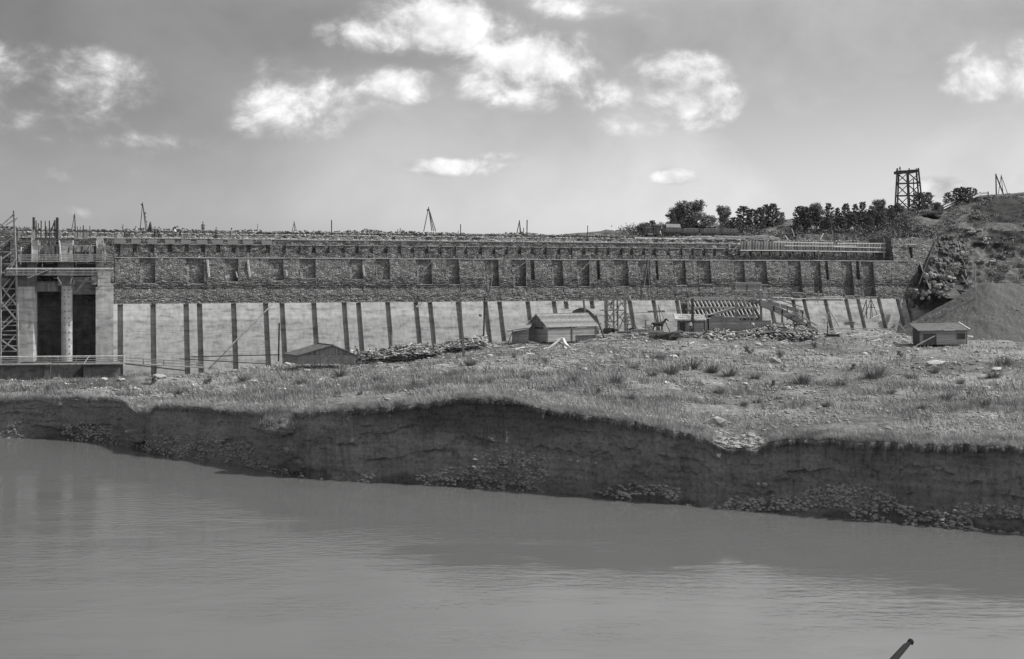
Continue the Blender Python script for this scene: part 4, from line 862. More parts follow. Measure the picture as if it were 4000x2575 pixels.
# cobbles in the gully notch and on the foot of the bank
x = 2790+190*NR.rand(420); Y = Yb(x)+.2+3.2*NR.rand(420); X = (x-CX)/F*Y; p = np.stack([X, Y, gz(X, Y)], 1)
tag(rocks(p, .06+.22*NR.rand(420)**3, .6, 'gully_stones', M['stone']), 'heap of pale stones in the notch of the bank edge', 'stones', kind='stuff')
pts = []; rad = []
Vq = Vb
for _ in range(16000):
    i = NR.randint(len(xs2)); xx = xs2[i]
    if xx < -150 or xx > 4150: continue
    s_ = .5+.42*NR.rand(); j = int(s_*(ns-1)); q = Vq[j, i]; dn = fbm(q[0]*.22, 7.0+s_*3, 3)
    if dn < .42+.07*(s_ < .7): continue
    pts.append(q+np.array([0, .03, 0])); rad.append(.04+.15*NR.rand()**2.5)
tag(rocks(np.array(pts), np.array(rad)*1.0, .75, 'bank_cobbles', M['cobble'], 0), 'rounded cobbles washed out of the lower river bank', 'cobbles', kind='stuff')
# single boulders one can point at
for i, (x, y, r, lab, m) in enumerate([(2795,1660,.75,'slab-like pale boulder tilted in the grass above the bank notch','stone'),(2935,1712,.45,'round grey boulder sitting in the stony notch of the bank','stone'),(3655,1428,.75,'pale angular boulder below the right hand shed','stone_pale'),(3020,1418,.8,'flat pale boulder in the middle of the right terrace','stone'),(3070,1436,.35,'dark rounded boulder right of the flat pale one','cobble'),(2285,1446,.35,'small white stone among rubble right of centre','stone_pale'),(2690,1445,.5,'white broken stone in the tall grass at right of centre','stone_pale'),(625,1478,.75,'large pale boulder with a shadow hollow below the concrete panels at left','stone'),(860,1452,.7,'pale boulder in the grass below the diagonal beam','stone_pale'),(3890,1450,.5,'white stone at the right end of the terrace','stone_pale'),(440,1470,.8,'pale low mound of earth stone beside the tower base','stone'),(2885,1742,.3,'smaller grey stone at the lip of the notch','stone')]):
    p = GP(x, y); mb = MB(); mb.rock(p+Vector((0,0,r*.25)), r, (1.5, .9, .6), seed=i+20); o = mb.build('boulder', M[m], None, loc=tuple(p)); tag(o, lab, 'boulder')
# fallen clod with lit grass on the bank at left
for i, (x, y, r, lab) in enumerate([(1105,1655,1.7,'fallen grassy clod hanging on the bank face left of centre'),(560,1700,1.5,'slumped earth lump at the bank notch on the left'),(1175,1822,1.0,'rounded earth lump at the waterline left of centre')]):
    Yq = float(Yb0(x))-(.7, .6, 1.2)[i]; p = P(x, y, Yq)
    th, ph = np.meshgrid(np.linspace(0, 2*np.pi, 60), np.linspace(0.02, np.pi-.02, 34)); dx_ = np.stack([np.cos(th)*np.sin(ph), np.sin(th)*np.sin(ph), np.cos(ph)], -1)
    rr_ = r*.7*(.6+.8*fbm(dx_[..., 0]*2+7+i, dx_[..., 2]*2+dx_[..., 1]+5, 4)); q_ = dx_*rr_[..., None]*np.array([1.5, .75, .62]); q_[..., 2] += q_[..., 1]*.5; q_ = q_+np.array(p)
    o = fastmesh('fallen_clod', q_.reshape(-1, 3), gridfaces(34, 60), M['ground'] if i == 0 else M['bank'], False, loc=tuple(p)); tag(o, lab, 'earth clod')
    if i == 0:
        gm_ = q_[3:15, :, :].reshape(-1, 3); gi = NR.randint(len(gm_), size=900); b_ = gm_[gi]+NR.normal(size=(900, 3))*.08; s_ = np.stack([.03+0*b_[:, 0], b_[:, 0]*0, b_[:, 0]*0], 1); tp = b_+np.stack([(NR.rand(900)-.5)*.3, (NR.rand(900)-.7)*.3, .15+.3*NR.rand(900)], 1)
        gr_ = fastmesh('grass_tuft', np.stack([b_-s_, b_+s_, tp], 1).reshape(-1, 3), np.arange(2700).reshape(-1, 3), M['grass'], loc=tuple(p)); gr_.location = (0, 0, 0); gr_.parent = o; tag(gr_, kind='stuff')
# gravel heap at the right
hc_ = P(3905, 1250, 193); gy, gx = np.meshgrid(np.linspace(-17, 17, 70), np.linspace(-17, 20, 80)); rr = np.sqrt((np.maximum(np.abs(gx)-1.8, 0))**2+gy**2)
hz = 8.3-np.sqrt(rr**2+1.2)*.60+(fbm(gx*.5, gy*.5, 3)-.5)*.5+(vn(gx*3, gy*3)-.5)*.16; hv = np.stack([gx+hc_.x, gy+hc_.y, 7.3+hz], -1)
gm = fastmesh('gravel_heap', hv.reshape(-1, 3), gridfaces(80, 70), M['gravel'], False, loc=(hc_.x, hc_.y, 7.3)); tag(gm, 'large conical heap of fine crushed gravel at the right', 'gravel heap')
pts = []; 
for _ in range(2200):
    a = NR.rand()*6.28; r_ = 6+9*NR.rand(); X_, Y_ = hc_.x+math.cos(a)*r_, hc_.y-abs(math.sin(a))*r_; i_ = int(np.clip((X_-hc_.x+17)/37*79, 0, 79)); j_ = int(np.clip((Y_-hc_.y+17)/34*69, 0, 69)); pts.append((X_, Y_, hv[i_, j_, 2]))
tag(rocks(np.array(pts), .05+.13*NR.rand(len(pts))**2, .7, 'heap_stones', M['stone']), 'coarser stones rolled to the foot of the gravel heap', 'stones', kind='stuff')
def heapz(x, y):                                    # depth/point on the heap seen at pixel
    best = None
    for i_ in range(80):
        for j_ in range(70):
            q = hv[i_, j_]; d = (px(q[0], q[1])-x)**2+(py(q[2], q[1])-y)**2
            if q[1] < hc_.y+2 and (best is None or d < best[0]): best = (d, q)
    return Vector([float(c) for c in best[1]])
q = heapz(3813, 1166); stick('utility_pole', 'tall thin pole standing in the flank of the gravel heap', 'pole', q-Vector((0,0,.6)), P(3808, 1040, q.y), .22, .22, 'wood', tube=True)
for i, (a, b_, lab) in enumerate([((3757,1074),(3777,1108),'pale plank sticking up on the left shoulder of the gravel heap'),((3771,1053),(3775,1078),'short upright white stake above the left shoulder of the gravel heap'),((3645,962),(3590,1110),'thin slanting pole at the hill edge right of the end wall')]):
    stick('plank' if i < 2 else 'pole', lab, 'plank' if i < 2 else 'pole', P(*b_, 198), P(*a, 198), .2-.06*i, .1, 'wood_pale' if i < 2 else 'wood')
# pale rock outcrops at the foot of the hill
for i, (x, y, w, lab) in enumerate([(3625,1080,50,'pale jagged rock outcrop beside the foot of the end wall'),(3690,1085,55,'brightest jagged rock outcrop left of the gravel heap'),(3665,1120,50,'rock ledge between end wall and gravel heap'),(3560,1130,45,'rounded rock with a bright edge at the foot of the masonry'),(3790,900,45,'rocky crag below the fence on the hill'),(3835,935,50,'craggy ledge on the right slope of the hill'),(3850,1020,60,'broad rock shelf above the gravel heap'),(3760,985,40,'small light outcrop in the middle of the slope')]):
    i2 = int(round((x-2200)/8)); p = HPy(x, y); p.y -= 1.2; t = thing('rock_outcrop', lab, 'rock', tuple(p)); rd = random.Random(i)
    for k in range(9):
        mb = MB(); mb.rock(p+Vector((rd.uniform(-1,1)*w/F*p.y*.5, rd.uniform(-.6,.8), rd.uniform(-.7,.5)*w/F*p.y*.35)), rd.uniform(.25, .7), (1.7, .9, .6), seed=i*20+k); mb.build('rock', M['crag'] if i > 3 else M['stone'], t)

def brush(n, name, lab, xr, sr, sz, m, keep):
    pts = []
    for _ in range(n):
        x = rng.uniform(*xr); s_ = rng.uniform(*sr); 
        if rng.random() > keep(x, s_): continue
        p = HP(x, s_); h = rng.uniform(.3, 1)*sz
        for _ in range(26):
            pts.append((p.x+rng.gauss(0, .45)*sz, p.y+rng.gauss(0, .45)*sz, p.z+rng.random()*h))
    c = np.array(pts); k = len(c); a = NR.normal(size=(k, 3)); a /= np.linalg.norm(a, axis=1)[:, None]; b = NR.normal(size=(k, 3)); s_ = .16*(.5+NR.rand(k))[:, None]
    v = np.stack([c-a*s_, c-b*s_*.4, c+a*s_, c+b*s_*.4], 1).reshape(-1, 3); o = fastmesh(name, v, np.arange(4*k).reshape(-1, 4), m); tag(o, lab, 'undergrowth', kind='stuff')
brush(1500, 'undergrowth', 'dark undergrowth under the trees behind the crest', (2440, 3560), (.0, .62), 1.9, M['pine'], lambda x, s_: 0 if (2960 < x < 3110 and s_ > .25) or (2520 < x < 2700 and s_ < .1) else .9)
brush(1500, 'low_scrub', 'low scrub patches over the right hillside', (3300, 4000), (.08, .95), .75, M['leaf'], lambda x, s_: float(np.clip((fbm(x*.02, s_*6, 2)-.45)*5, 0, 1)))

mb = MB(); mb2 = MB()
for _ in range(800):
    x = rng.choice([rng.uniform(1380, 2300), rng.uniform(2300, 3650), rng.uniform(1700, 2700)]); y0 = float(yfoot(x)); y = y0+4+abs(rng.gauss(0, 26)); p = GP(x, y); L = rng.uniform(.3, 2.0); a_ = rng.uniform(-.9, .9); d_ = Vector((math.cos(a_)*L/2, math.sin(a_)*L/2, rng.uniform(-.06, .1)*L)); (mb if rng.random() < .5 else mb2).beam(p-d_+Vector((0,0,.08)), p+d_+Vector((0,0,.1)), rng.uniform(.06, .2), .05)
mb3 = MB(); mb3.add(mb.v, mb.f, 0); mb3.add(mb2.v, mb2.f, 1)
o = mb3.build('scattered_boards', [M['wood_pale'], M['wood']]); tag(o, 'boards, laths and offcuts strewn over the work yard in front of the dam', 'boards', kind='stuff')

# ------------------------------------------------------------------ sheds
def gable(name, label, A, vW, vL, wh, rh, peak=.5, over=.3, roofm='tiles', wallm='boards', slopes=(1, 1), thick=.12, ov_l=.3):
    A, vW, vL = Vector(A), Vector(vW), Vector(vL); up = Vector((0, 0, 1)); t = thing(name, label, 'shed', tuple(A+vW/2+vL/2))
    P0, P1 = A, A+vW; E0, E1 = P0+up*wh, P1+up*wh; K = A+vW*peak+up*(wh+rh)
    for nm_, a, b, s_ in (('wall', P0, P1, 0), ('wall', P0+vL, P1+vL, 0)):
        mb = MB(); n_ = vL.normalized()*.1 if a is P0 else -vL.normalized()*.1
        mb.prism([a, b, b+up*wh, a+up*wh], n_); mb.build('wall', M[wallm], t)
        mb = MB(); mb.prism([a+up*wh, b+up*wh, a+vW*peak+up*(wh+rh)], n_); mb.build('gable', M['boards_v' if wallm == 'boards' else wallm], t)
    for a in (P0, P1):
        mb = MB(); n_ = vW.normalized()*(.1 if a is P0 else -.1); q = vL.normalized()*.1; mb.prism([a+q, a+vL-q, a+vL-q+up*wh, a+q+up*wh], n_); mb.build('wall', M[wallm], t)
    l_ = vL.normalized()*ov_l
    for e in (E0, E1):
        d = (e-K); e2 = K+d*(1+over/d.length); nrm = up*thick
        mb = MB(); mb.prism([K-l_, e2-l_, e2+vL+l_, K+vL+l_], nrm); r_ = mb.build('roof', M[roofm], t)
        if roofm == 'tiles':
            n_ = 14
            for k in range(1, n_):
                f = k/n_; c = K+(e2-K)*f+nrm; mb = MB(); mb.beam(c-l_+up*.02, c+vL+l_+up*.02, .09, .09); mb.build('tile_course', M['tiles'], r_)
    mb = MB(); mb.beam(K-l_+up*thick, K+vL+l_+up*thick, .22, .12); mb.build('ridge', M[roofm], t)
    return t, K
def opening(t, a, b, z0, z1, m='iron', name='doorway', d=.03, frame=True):  # slab laid on the wall; dark ones paint the shade inside openings
    a, b = Vector(a), Vector(b); up = Vector((0, 0, 1)); n_ = (b-a).cross(up).normalized()
    if n_.y > 0: n_ = -n_
    mb = MB(); mb.prism([a+up*z0, b+up*z0, b+up*z1, a+up*z1], n_*d); o = mb.build(name, M[m], t)
    if frame:
        for p_, q_ in ((a+up*z0, a+up*z1), (b+up*z0, b+up*z1), (a+up*z1, b+up*z1)): mb = MB(); mb.beam(p_+n_*.05, q_+n_*.05, .1, .1); mb.build('frame', M['wood'], o)
    return o
# large tiled shed right of centre
A = P(2063, 1340, 169.2); A.z = 16-(1338-1080)/F*165; vW = Vector((2.6, -3.9, 0)); vL = Vector((7.0, 4.5, 0))
t, K = gable('plank_shed', 'large plank shed with a ridged tile roof, right of centre below the arched culvert', A, vW, vL, 2.15, 1.55, over=.25)
B0 = A+vW; l1 = vL.normalized()
opening(t, B0+l1*4.9, B0+l1*8.1, .02, .85, 'wood_dark', 'dark_lower_boards'); opening(t, B0+l1*.3, B0+l1*4.6, 1.85, 2.1, 'wood_dark', 'eaves_gap', frame=False); opening(t, B0+l1*4.9, B0+l1*6.6, 1.85, 2.08, 'wood_pale', 'light_gap', frame=False)
opening(t, A+vW*.35, A+vW*.8, 1.75, 2.1, 'wood_dark', 'gable_gap', frame=False); opening(t, A+vW*.08, A+vW*.3, 0, 1.7, 'wood', 'door')
for f in (.0, .5, 1.0): mb = MB(); mb.beam(B0+vL*f-Vector((0,.08,0)), B0+vL*f+Vector((0,-.08,2.2)), .14); mb.build('corner_post', M['wood'], t)
A2 = P(2000, 1345, 168.5); A2.z = A.z-.1
lt = thing('lean_to', 'low sagging tiled lean-to attached left of the large plank shed', 'lean-to', tuple(A2+Vector((1.3, -1, 0))))
mb = MB(); mb.prism([P(1978, 1296, 166), P(2066, 1284, 165), P(2094, 1252, 169.5), P(2040, 1262, 170)], (0, 0, .14)); rf = mb.build('roof', M['tiles'], lt)
mb = MB(); mb.prism([P(2000, 1345, 166.6), P(2064, 1342, 166), P(2064, 1286, 166), P(2000, 1296, 166.6)], (.02, .12, 0)); mb.build('wall', M['boards'], lt)
for x in (1985, 2010): mb = MB(); mb.beam(P(x, 1340, 166.2), P(x+18, 1292, 166.2), .13); mb.build('prop', M['wood'], lt)
# low log shed at left with a lop-sided roof
A = P(1167, 1422, 150); vW = Vector((6.9, .3, 0)); vL = Vector((-2.2, 3.4, 0))
t, K = gable('log_shed', 'low lop-sided log shed at the left, roof long on one side, before the concrete panels', A, vW, vL, 1.05, 1.2, peak=.6, over=.35, roofm='felt')
opening(t, A+vW*.40, A+vW*.52, 0, 1.15, 'wood', 'door'); opening(t, A+vW*.28, A+vW*.31, .75, .95, 'iron', 'hole', frame=False)
opening(t, A+vW*.56, A+vW*.68, .5, .62, 'wood_pale', 'pale_board', frame=False)
for k in range(6):
    z = .12+k*.17; mb = MB(); mb.tube(A+Vector((-.1, -.06, z)), A+vW*.39+Vector((0, -.06, z)), .085, .08); mb.build('log', M['wood'], t)
    mb = MB(); mb.tube(A+vW*.53+Vector((0, -.06, z)), A+vW+Vector((.12, -.06, z)), .085, .08); mb.build('log', M['wood'], t)
# flat roofed shed at right
Q = lambda x, y, Y: P(x, y, Y)
t = thing('flat_roofed_shed', 'dark plank shed with a sloping flat roof at the foot of the gravel heap', 'shed', tuple(P(3680, 1345, 166)))
z0 = P(3600, 1346, 165).z
f0, f1 = P(3592, 1346, 164), P(3775, 1340, 165.5); b0, b1 = P(3566, 1335, 168.5), P(3745, 1300, 170)
for v in (f0, f1, b0, b1): v.z = z0
for a, b, ha, hb in ((f0, f1, 1.85, 1.9), (b0, b1, 2.55, 2.6), (f0, b0, 1.85, 2.55), (f1, b1, 1.9, 2.6)):
    mb = MB(); d = Vector((0, .1, 0)) if abs((b-a).x) > 3 else Vector((.1, 0, 0)); mb.prism([a, b, b+Vector((0,0,hb)), a+Vector((0,0,ha))], d); mb.build('wall', M['boards'] if a is f0 and b is f1 else M['wood_dark'], t)
mb = MB(); mb.prism([f0+Vector((-.3,-.4,1.84)), f1+Vector((.5,-.4,1.9)), b1+Vector((.2,.3,2.68)), b0+Vector((-.5,.3,2.62))], (0, 0, .12)); mb.build('roof', M['felt'], t)
mb = MB(); mb.beam(f1+Vector((.35,-.4,2.08)), b1+Vector((.1,.3,2.86)), .14, .08); mb.build('roof_batten', M['wood_pale'], t)
mb = MB(); mb.beam(f0+(f1-f0)*.5+Vector((0,-.42,1.98)), f0+(f1-f0)*.74+Vector((0,-.42,2.0)), .1, .06); mb.build('roof_batten', M['wood_pale'], t)
opening(t, f0+(f1-f0)*.06, f0+(f1-f0)*.36, 0, 1.6, 'iron', 'open_front'); opening(t, f0+(f1-f0)*.78, f0+(f1-f0)*.97, .7, 1.6, 'iron', 'window')
stick('leaning_plank', 'plank leaning against the open front of the flat roofed shed', 'plank', P(3580, 1350, 162.5), P(3652, 1312, 163.6), .16, .08)
mb = MB(); mb.tube(P(3778, 1316, 165), P(3800, 1318, 165), .22, .2, 10); o = mb.build('oil_drum', M['stone_pale'], None, loc=tuple(P(3789, 1320, 165))); tag(o, 'small pale drum lying right of the flat roofed shed', 'drum')
# little brushwood-roofed hut in the middle distance
t = thing('brushwood_hut', 'small hut with a shaggy brushwood roof left of the plank hoarding', 'hut', tuple(P(2700, 1294, 177)))
za = P(2700, 1296, 176).z; c = [P(2646, 1290, 176), P(2752, 1290, 176), P(2752, 1290, 179.5), P(2646, 1290, 179.5)]
for v in c: v.z = za
for i in range(4):
    a, b = c[i], c[(i+1) % 4]; d = (c[(i+2) % 4]-b).normalized()*.1; mb = MB(); mb.prism([a, b, b+Vector((0,0,1.7)), a+Vector((0,0,1.7))], d); mb.build('wall', M['boards'], t)
mb = MB(); mb.prism([c[0]+Vector((-.4,-.5,1.62)), c[1]+Vector((.2,-.5,1.55)), c[2]+Vector((.1,.4,2.15)), c[3]+Vector((-.5,.4,2.3))], (0,0,.22)); rf = mb.build('roof', M['thatch'], t)
for k in range(60):
    f = rng.random(); g2 = rng.random(); p_ = c[0]+(c[1]-c[0])*f+Vector((0, -.5+g2*3.6, 1.9+g2*.5)); mb = MB(); mb.beam(p_, p_+Vector((rng.uniform(.4, 1.1), rng.uniform(-.5, .3), rng.uniform(-.15, .1))), .06, .05); mb.build('branch', M['wood_pale'] if k % 2 else M['thatch'], rf)
opening(t, c[0]+(c[1]-c[0])*.06, c[0]+(c[1]-c[0])*.3, 0, 1.45, 'iron', 'window', d=.02)

# plank hoarding and timber frame of the open bay
t = thing('plank_hoarding', 'long low hoarding of horizontal planks below the slanting timber frame', 'hoarding', tuple(P(2850, 1290, 178)))
for k, (x0, x1, y0, y1) in enumerate(((2752,2830,1232,1290),(2830,2890,1240,1288),(2890,3010,1252,1290),(3010,3060,1262,1288))):
    a, b = P(x0, y1, 179+k*.6), P(x1-.6, y1, 179+k*.6); h = (y1-y0)/F*179; mb = MB(); mb.prism([a, b, b+Vector((0,0,h)), a+Vector((0,0,h))], (0,.1,0)); mb.build('board_panel', M['boards'], t)
for x in (2754, 2829, 2889, 3009): mb = MB(); mb.beam(P(x, 1292, 178.6), P(x, 1234 if x < 2850 else 1250, 178.6), .15); mb.build('post', M['wood'], t)
t = thing('timber_falsework', 'timber falsework of pale slanting rafters filling an unfinished bay of the concrete face', 'falsework', tuple(DP(2800, 1240, -1)))
fv = lambda y: (12.2-(16-(y-1080)*190/F))*-.40
def fp(x, y, dv=-.3): return DP(x, y, fv(y)+dv)
mb = MB(); a, b, c_, d_ = fp(2656, 1172, .35), fp(2950, 1172, .35), fp(2960, 1250, .35), fp(2672, 1250, .35); mb.prism([a, b, c_, d_], (-.05, .1, 0)); mb.build('shade_backing', M['wood_dark'], t)  # dark sheet paints the shade of the recess behind the rafters
for k in range(17):
    x = 2690+k*15.5; mb = MB(); mb.beam(fp(x, 1174), fp(x+34, 1240), .14, .16); mb.build('rafter', M['wood_pale'], t)
    mb = MB(); mb.beam(fp(x+8, 1176, 0), fp(x+10, 1242, 0), .13, .13); mb.build('stud', M['wood'], t)
for y, x0, x1 in ((1169, 2680, 2960), (1163, 2690, 2950), (1201, 2685, 2960), (1240, 2690, 2960)): mb = MB(); mb.beam(fp(x0, y, -.45), fp(x1, y, -.45), .15, .2); mb.build('wale', M['wood'], t)
mb = MB(); mb.beam(fp(2688, 1168, -.2), fp(2690, 1238, -.2), .3, .2); mb.build('jamb', M['wood'], t); mb = MB(); mb.beam(fp(2686, 1206, -.5), fp(2718, 1206, -.5), .1, .35); mb.build('cross_board', M['wood'], t)
stick('prop', 'stub of a post sticking up above the left end of the falsework', 'post', DP(2694, 1162, .2), DP(2691, 1134, .2), .28, .1)
# loading platform (tipple) with ramps
Yt = 181.5
t = thing('loading_platform', 'timber loading platform with boarded bin on tall braced legs', 'platform', tuple(P(2922, 1268, Yt)))
def tb(p_, q_, w, m='wood', nm_='brace', dY=0): mb = MB(); mb.beam(P(*p_, Yt+dY), P(*q_, Yt+dY), w); return mb.build(nm_, M[m], t)
mb = MB(); a, b = P(2873, 1134, Yt), P(2972, 1132, Yt)
mb.prism([a, b, b+Vector((0,0,1.0)), a+Vector((0,0,1.0))], (0, .1, 0)); mb.build('bin_front', M['boards'], t)
mb = MB(); mb.prism([a+Vector((0,2.6,0)), b+Vector((0,2.6,0)), b+Vector((0,2.6,1.0)), a+Vector((0,2.6,1.0))], (0, .1, 0)); mb.build('bin_back', M['boards'], t)
for e in (a, b): mb = MB(); mb.prism([e+Vector((0,.1,0)), e+Vector((0,2.6,0)), e+Vector((0,2.6,1.0)), e+Vector((0,.1,1.0))], (.1 if e is a else -.1, 0, 0)); mb.build('bin_side', M['boards'], t)
mb = MB(); mb.prism([P(2850, 1112, Yt+.5), P(2873, 1111, Yt+.5), P(2873, 1131, Yt+.5), P(2856, 1131, Yt+.5)], (0, .1, 0)); mb.build('side_board', M['boards'], t)
tb((2872,1105),(2974,1106),.1,'wood_pale','rim'); tb((2918,1107),(2918,1138),.12,'wood_dark','post'); mb = MB(); mb.prism([P(2860,1137,Yt),P(2985,1135,Yt),P(2985,1142,Yt),P(2860,1145,Yt)], (0,2.7,0)); mb.build('deck', M['wood'], t)
for dY in (0, 2.5):
    for x0, x1 in ((2874, 2876), (2971, 2974)): tb((x0,1140),(x1,1266),.3,nm_='leg',dY=dY)
    tb((2945,1142),(2943,1262),.2,nm_='leg',dY=dY)
    for q in (((2874,1148),(2905,1170)),((2945,1146),(2915,1168)),((2876,1200),(2900,1200)),((2876,1232),(2972,1230)),((2872,1200),(2905,1262)),((2905,1262),(2940,1232)),((2908,1232),(2938,1258)),((2972,1240),(2950,1264)),((2876,1238),(2892,1262)),((2895,1205),(2936,1170)),((2874,1180),(2974,1178))): tb(*q,.15,dY=dY)
stick('lath', 'thin lath hanging askew at the right of the loading bin', 'lath', P(2971, 1117, Yt-.3), P(2984, 1152, Yt-.3), .1, .05, 'wood_pale')
stick('lath', 'thin lath hanging askew at the left of the loading bin', 'lath', P(2873, 1119, Yt-.3), P(2881, 1142, Yt-.3), .09, .05, 'wood_pale')
def ramp_(label, pts, w, Y, ties, name='timber_ramp', h=.35, rail=True):
    t = thing(name, label, 'ramp', tuple(P(*pts[-1], Y)))
    for i in range(len(pts)-1):
        p_, q_ = P(*pts[i], Y), P(*pts[i+1], Y); mb = MB(); mb.prism([p_, q_, q_-Vector((0,0,h)), p_-Vector((0,0,h))], (0, w, 0)); mb.build('bed', M['boards'], t)
        if rail:
            for dY in (0, w): mb = MB(); mb.beam(p_+Vector((0,dY,.55)), q_+Vector((0,dY,.5)), .09); mb.build('rail', M['wood'], t)
    for (x, y, yg) in ties:
        for dY in (.1, w-.1): mb = MB(); mb.beam(P(x, y, Y+dY), P(x+rng.uniform(-2, 2), yg, Y+dY), .2); mb.build('trestle_leg', M['wood'], t)
    return t
ramp_('timber gangway rising from left up to the loading platform', [(2763,1232),(2830,1212),(2873,1200)], 1.4, 179, [(2765,1236,1290),(2758,1236,1292)], rail=False)
ramp_('upper inclined chute dropping right from the loading platform to the sand', [(2972,1172),(3060,1208),(3135,1248)], 1.6, 180.5, [(3022,1196,1262),(3055,1210,1262),(3100,1232,1272)], h=.9)
ramp_('second chute behind, running right from the loading platform', [(2930,1170),(3040,1184),(3140,1214)], 1.4, 184.5, [(3075,1196,1250),(3135,1216,1262)], h=.5)
ramp_('lowest inclined trestle ending among the stone heap', [(3095,1235),(3150,1262),(3195,1286)], 1.2, 180, [(3150,1264,1290)], h=.5)
for i, (a_, b_, lab) in enumerate([((3046,1186),(3050,1204),'short white upright on the middle of the chute'),((3116,1198),(3124,1221),'short upright at the lower end of the back chute'),((3144,1226),(3158,1258),'bright slanting post at the foot of the chutes'),((3098,1182),(3098,1196),'dark stub post on the concrete edge above the chute')]):
    stick('post', lab, 'post', P(*b_, 179.8), P(*a_, 179.8), .14, .1, 'wood_pale' if i < 3 else 'wood_dark')
t = thing('edge_railing', 'long double plank railing along the top of the concrete right of the platform', 'railing', tuple(DP(3150, 1168, -.1)))
for x0, x1, y0, y1 in ((2955,3020,1172,1168),(3018,3095,1161,1164),(3090,3200,1168,1165),(3150,3290,1161,1160),(3200,3300,1166,1166)): mb = MB(); mb.beam(DP(x0, y0, -.15), DP(x1, y1, -.15), .1, .12); mb.build('rail', M['wood_pale'], t)
for x in (2960, 3018, 3090, 3155, 3220, 3285): mb = MB(); mb.beam(DP(x, 1174, -.1), DP(x, 1158, -.1), .12); mb.build('post', M['wood'], t)
mb = MB()
for k in range(40): a_ = DP(rng.uniform(3090, 3200), rng.uniform(1146, 1166), .2); mb.beam(a_, a_+Vector((rng.uniform(-2, 2), rng.uniform(-.3, .3), rng.uniform(-.3, .6))), .16, .08)
o = mb.build('timber_heap', M['wood']); tag(o, 'heap of dark planks on the ledge behind the chutes', 'timber heap', kind='stuff')

# scaffold tower on the ground, left of the horse
Ys = 176
t = thing('scaffold_tower', 'open timber scaffold tower with men climbing it, right of the tiled shed', 'scaffold', tuple(P(2410, 1300, Ys)))
def sb(p_, q_, w=.16, m='wood', nm_='brace', dY=0): mb = MB(); mb.beam(P(*p_, Ys+dY), P(*q_, Ys+dY), w); mb.build(nm_, M[m], t)
for x0, y0, w, dY in ((2363,1158,.22,0),(2370,1172,.26,2.6),(2396,1125,.24,0),(2411,1160,.24,2.6),(2440,1120,.24,0),(2443,1160,.26,2.6)): sb((x0,y0),(x0+2,1302),w,nm_='upright',dY=dY)
for q in (((2364,1190),(2398,1190)),((2420,1186),(2450,1184)),((2347,1212),(2400,1213)),((2400,1213),(2446,1212)),((2358,1258),(2400,1256)),((2430,1256),(2462,1252)),((2438,1243),(2460,1241)),((2440,1268),(2470,1267)),((2332,1265),(2348,1264))): sb(*q,.17,nm_='ledger',dY=-.2)
for q in (((2366,1166),(2396,1210)),((2362,1208),(2392,1176)),((2400,1214),(2446,1168)),((2412,1160),(2442,1206)),((2368,1218),(2396,1262)),((2370,1262),(2398,1216)),((2400,1262),(2438,1220)),((2404,1218),(2440,1262)),((2446,1222),(2482,1272)),((2482,1272),(2500,1305)),((2446,1230),(2456,1266)),((2438,1238),(2412,1302)),((2372,1264),(2390,1276))): sb(*q,.13,dY=-.1)
for dY in (1.3,): mb = MB(); mb.prism([P(2347,1212,Ys-.2),P(2446,1212,Ys-.2),P(2446,1214,Ys-.2),P(2347,1214,Ys-.2)],(0,2.9,0)); mb.build('platform', M['wood'], t)
# A-frame tripod over the horse, derricks at right
def frame3(label, top, feet, Y, w=.15, bars=(), name='tripod', m='wood'): return tripod(label, top, feet, Y, w, None, bars, 'tripod', name, m, spread=(-.8, -.8, 1.2, 1.6))
frame3('pale three legged hoist frame standing over the dark horse', (2573,1196), [(2552,1290),(2617,1298),(2585,1290)], 180, .15)
stick('cross_board', 'horizontal board behind the hoist frame over the horse', 'board', P(2530, 1218, 182), P(2596, 1216, 182), .3, .3, 'wood')
frame3('small A shaped hoist with a long right leg beside the standing dark figure', (3240,1212), [(3218,1264),(3278,1276),(3232,1268)], 178, .15, ((3212,1250,3252,1249),))
frame3('tall bundle of spindly derrick poles in front of the pale panels at right', (3402,1168), [(3375,1242),(3400,1246),(3408,1246),(3432,1244)], 183, .12, ((3388,1201,3420,1201),), m='wood_dark')
frame3('leaning two pole frame left of the spindly derrick', (3384,1174), [(3367,1226),(3386,1244)], 182, .16, m='wood_dark')
stick('mast', 'tall rust dark mast in front of the brushwood hut roof', 'post', P(2705, 1296, 175), P(2705, 1167, 175), .35, .3, 'wood_dark')
stick('ladder_post', 'upright ladder-like post at the left end of the hoarding', 'post', P(2755, 1292, 177.5), P(2757, 1205, 177.5), .25, .2, 'wood')
stick('wooden_block', 'pale white block on a stand right of the spindly derrick', 'block', P(3408, 1245, 181), P(3440, 1232, 181), .5, .3, 'wood_pale')
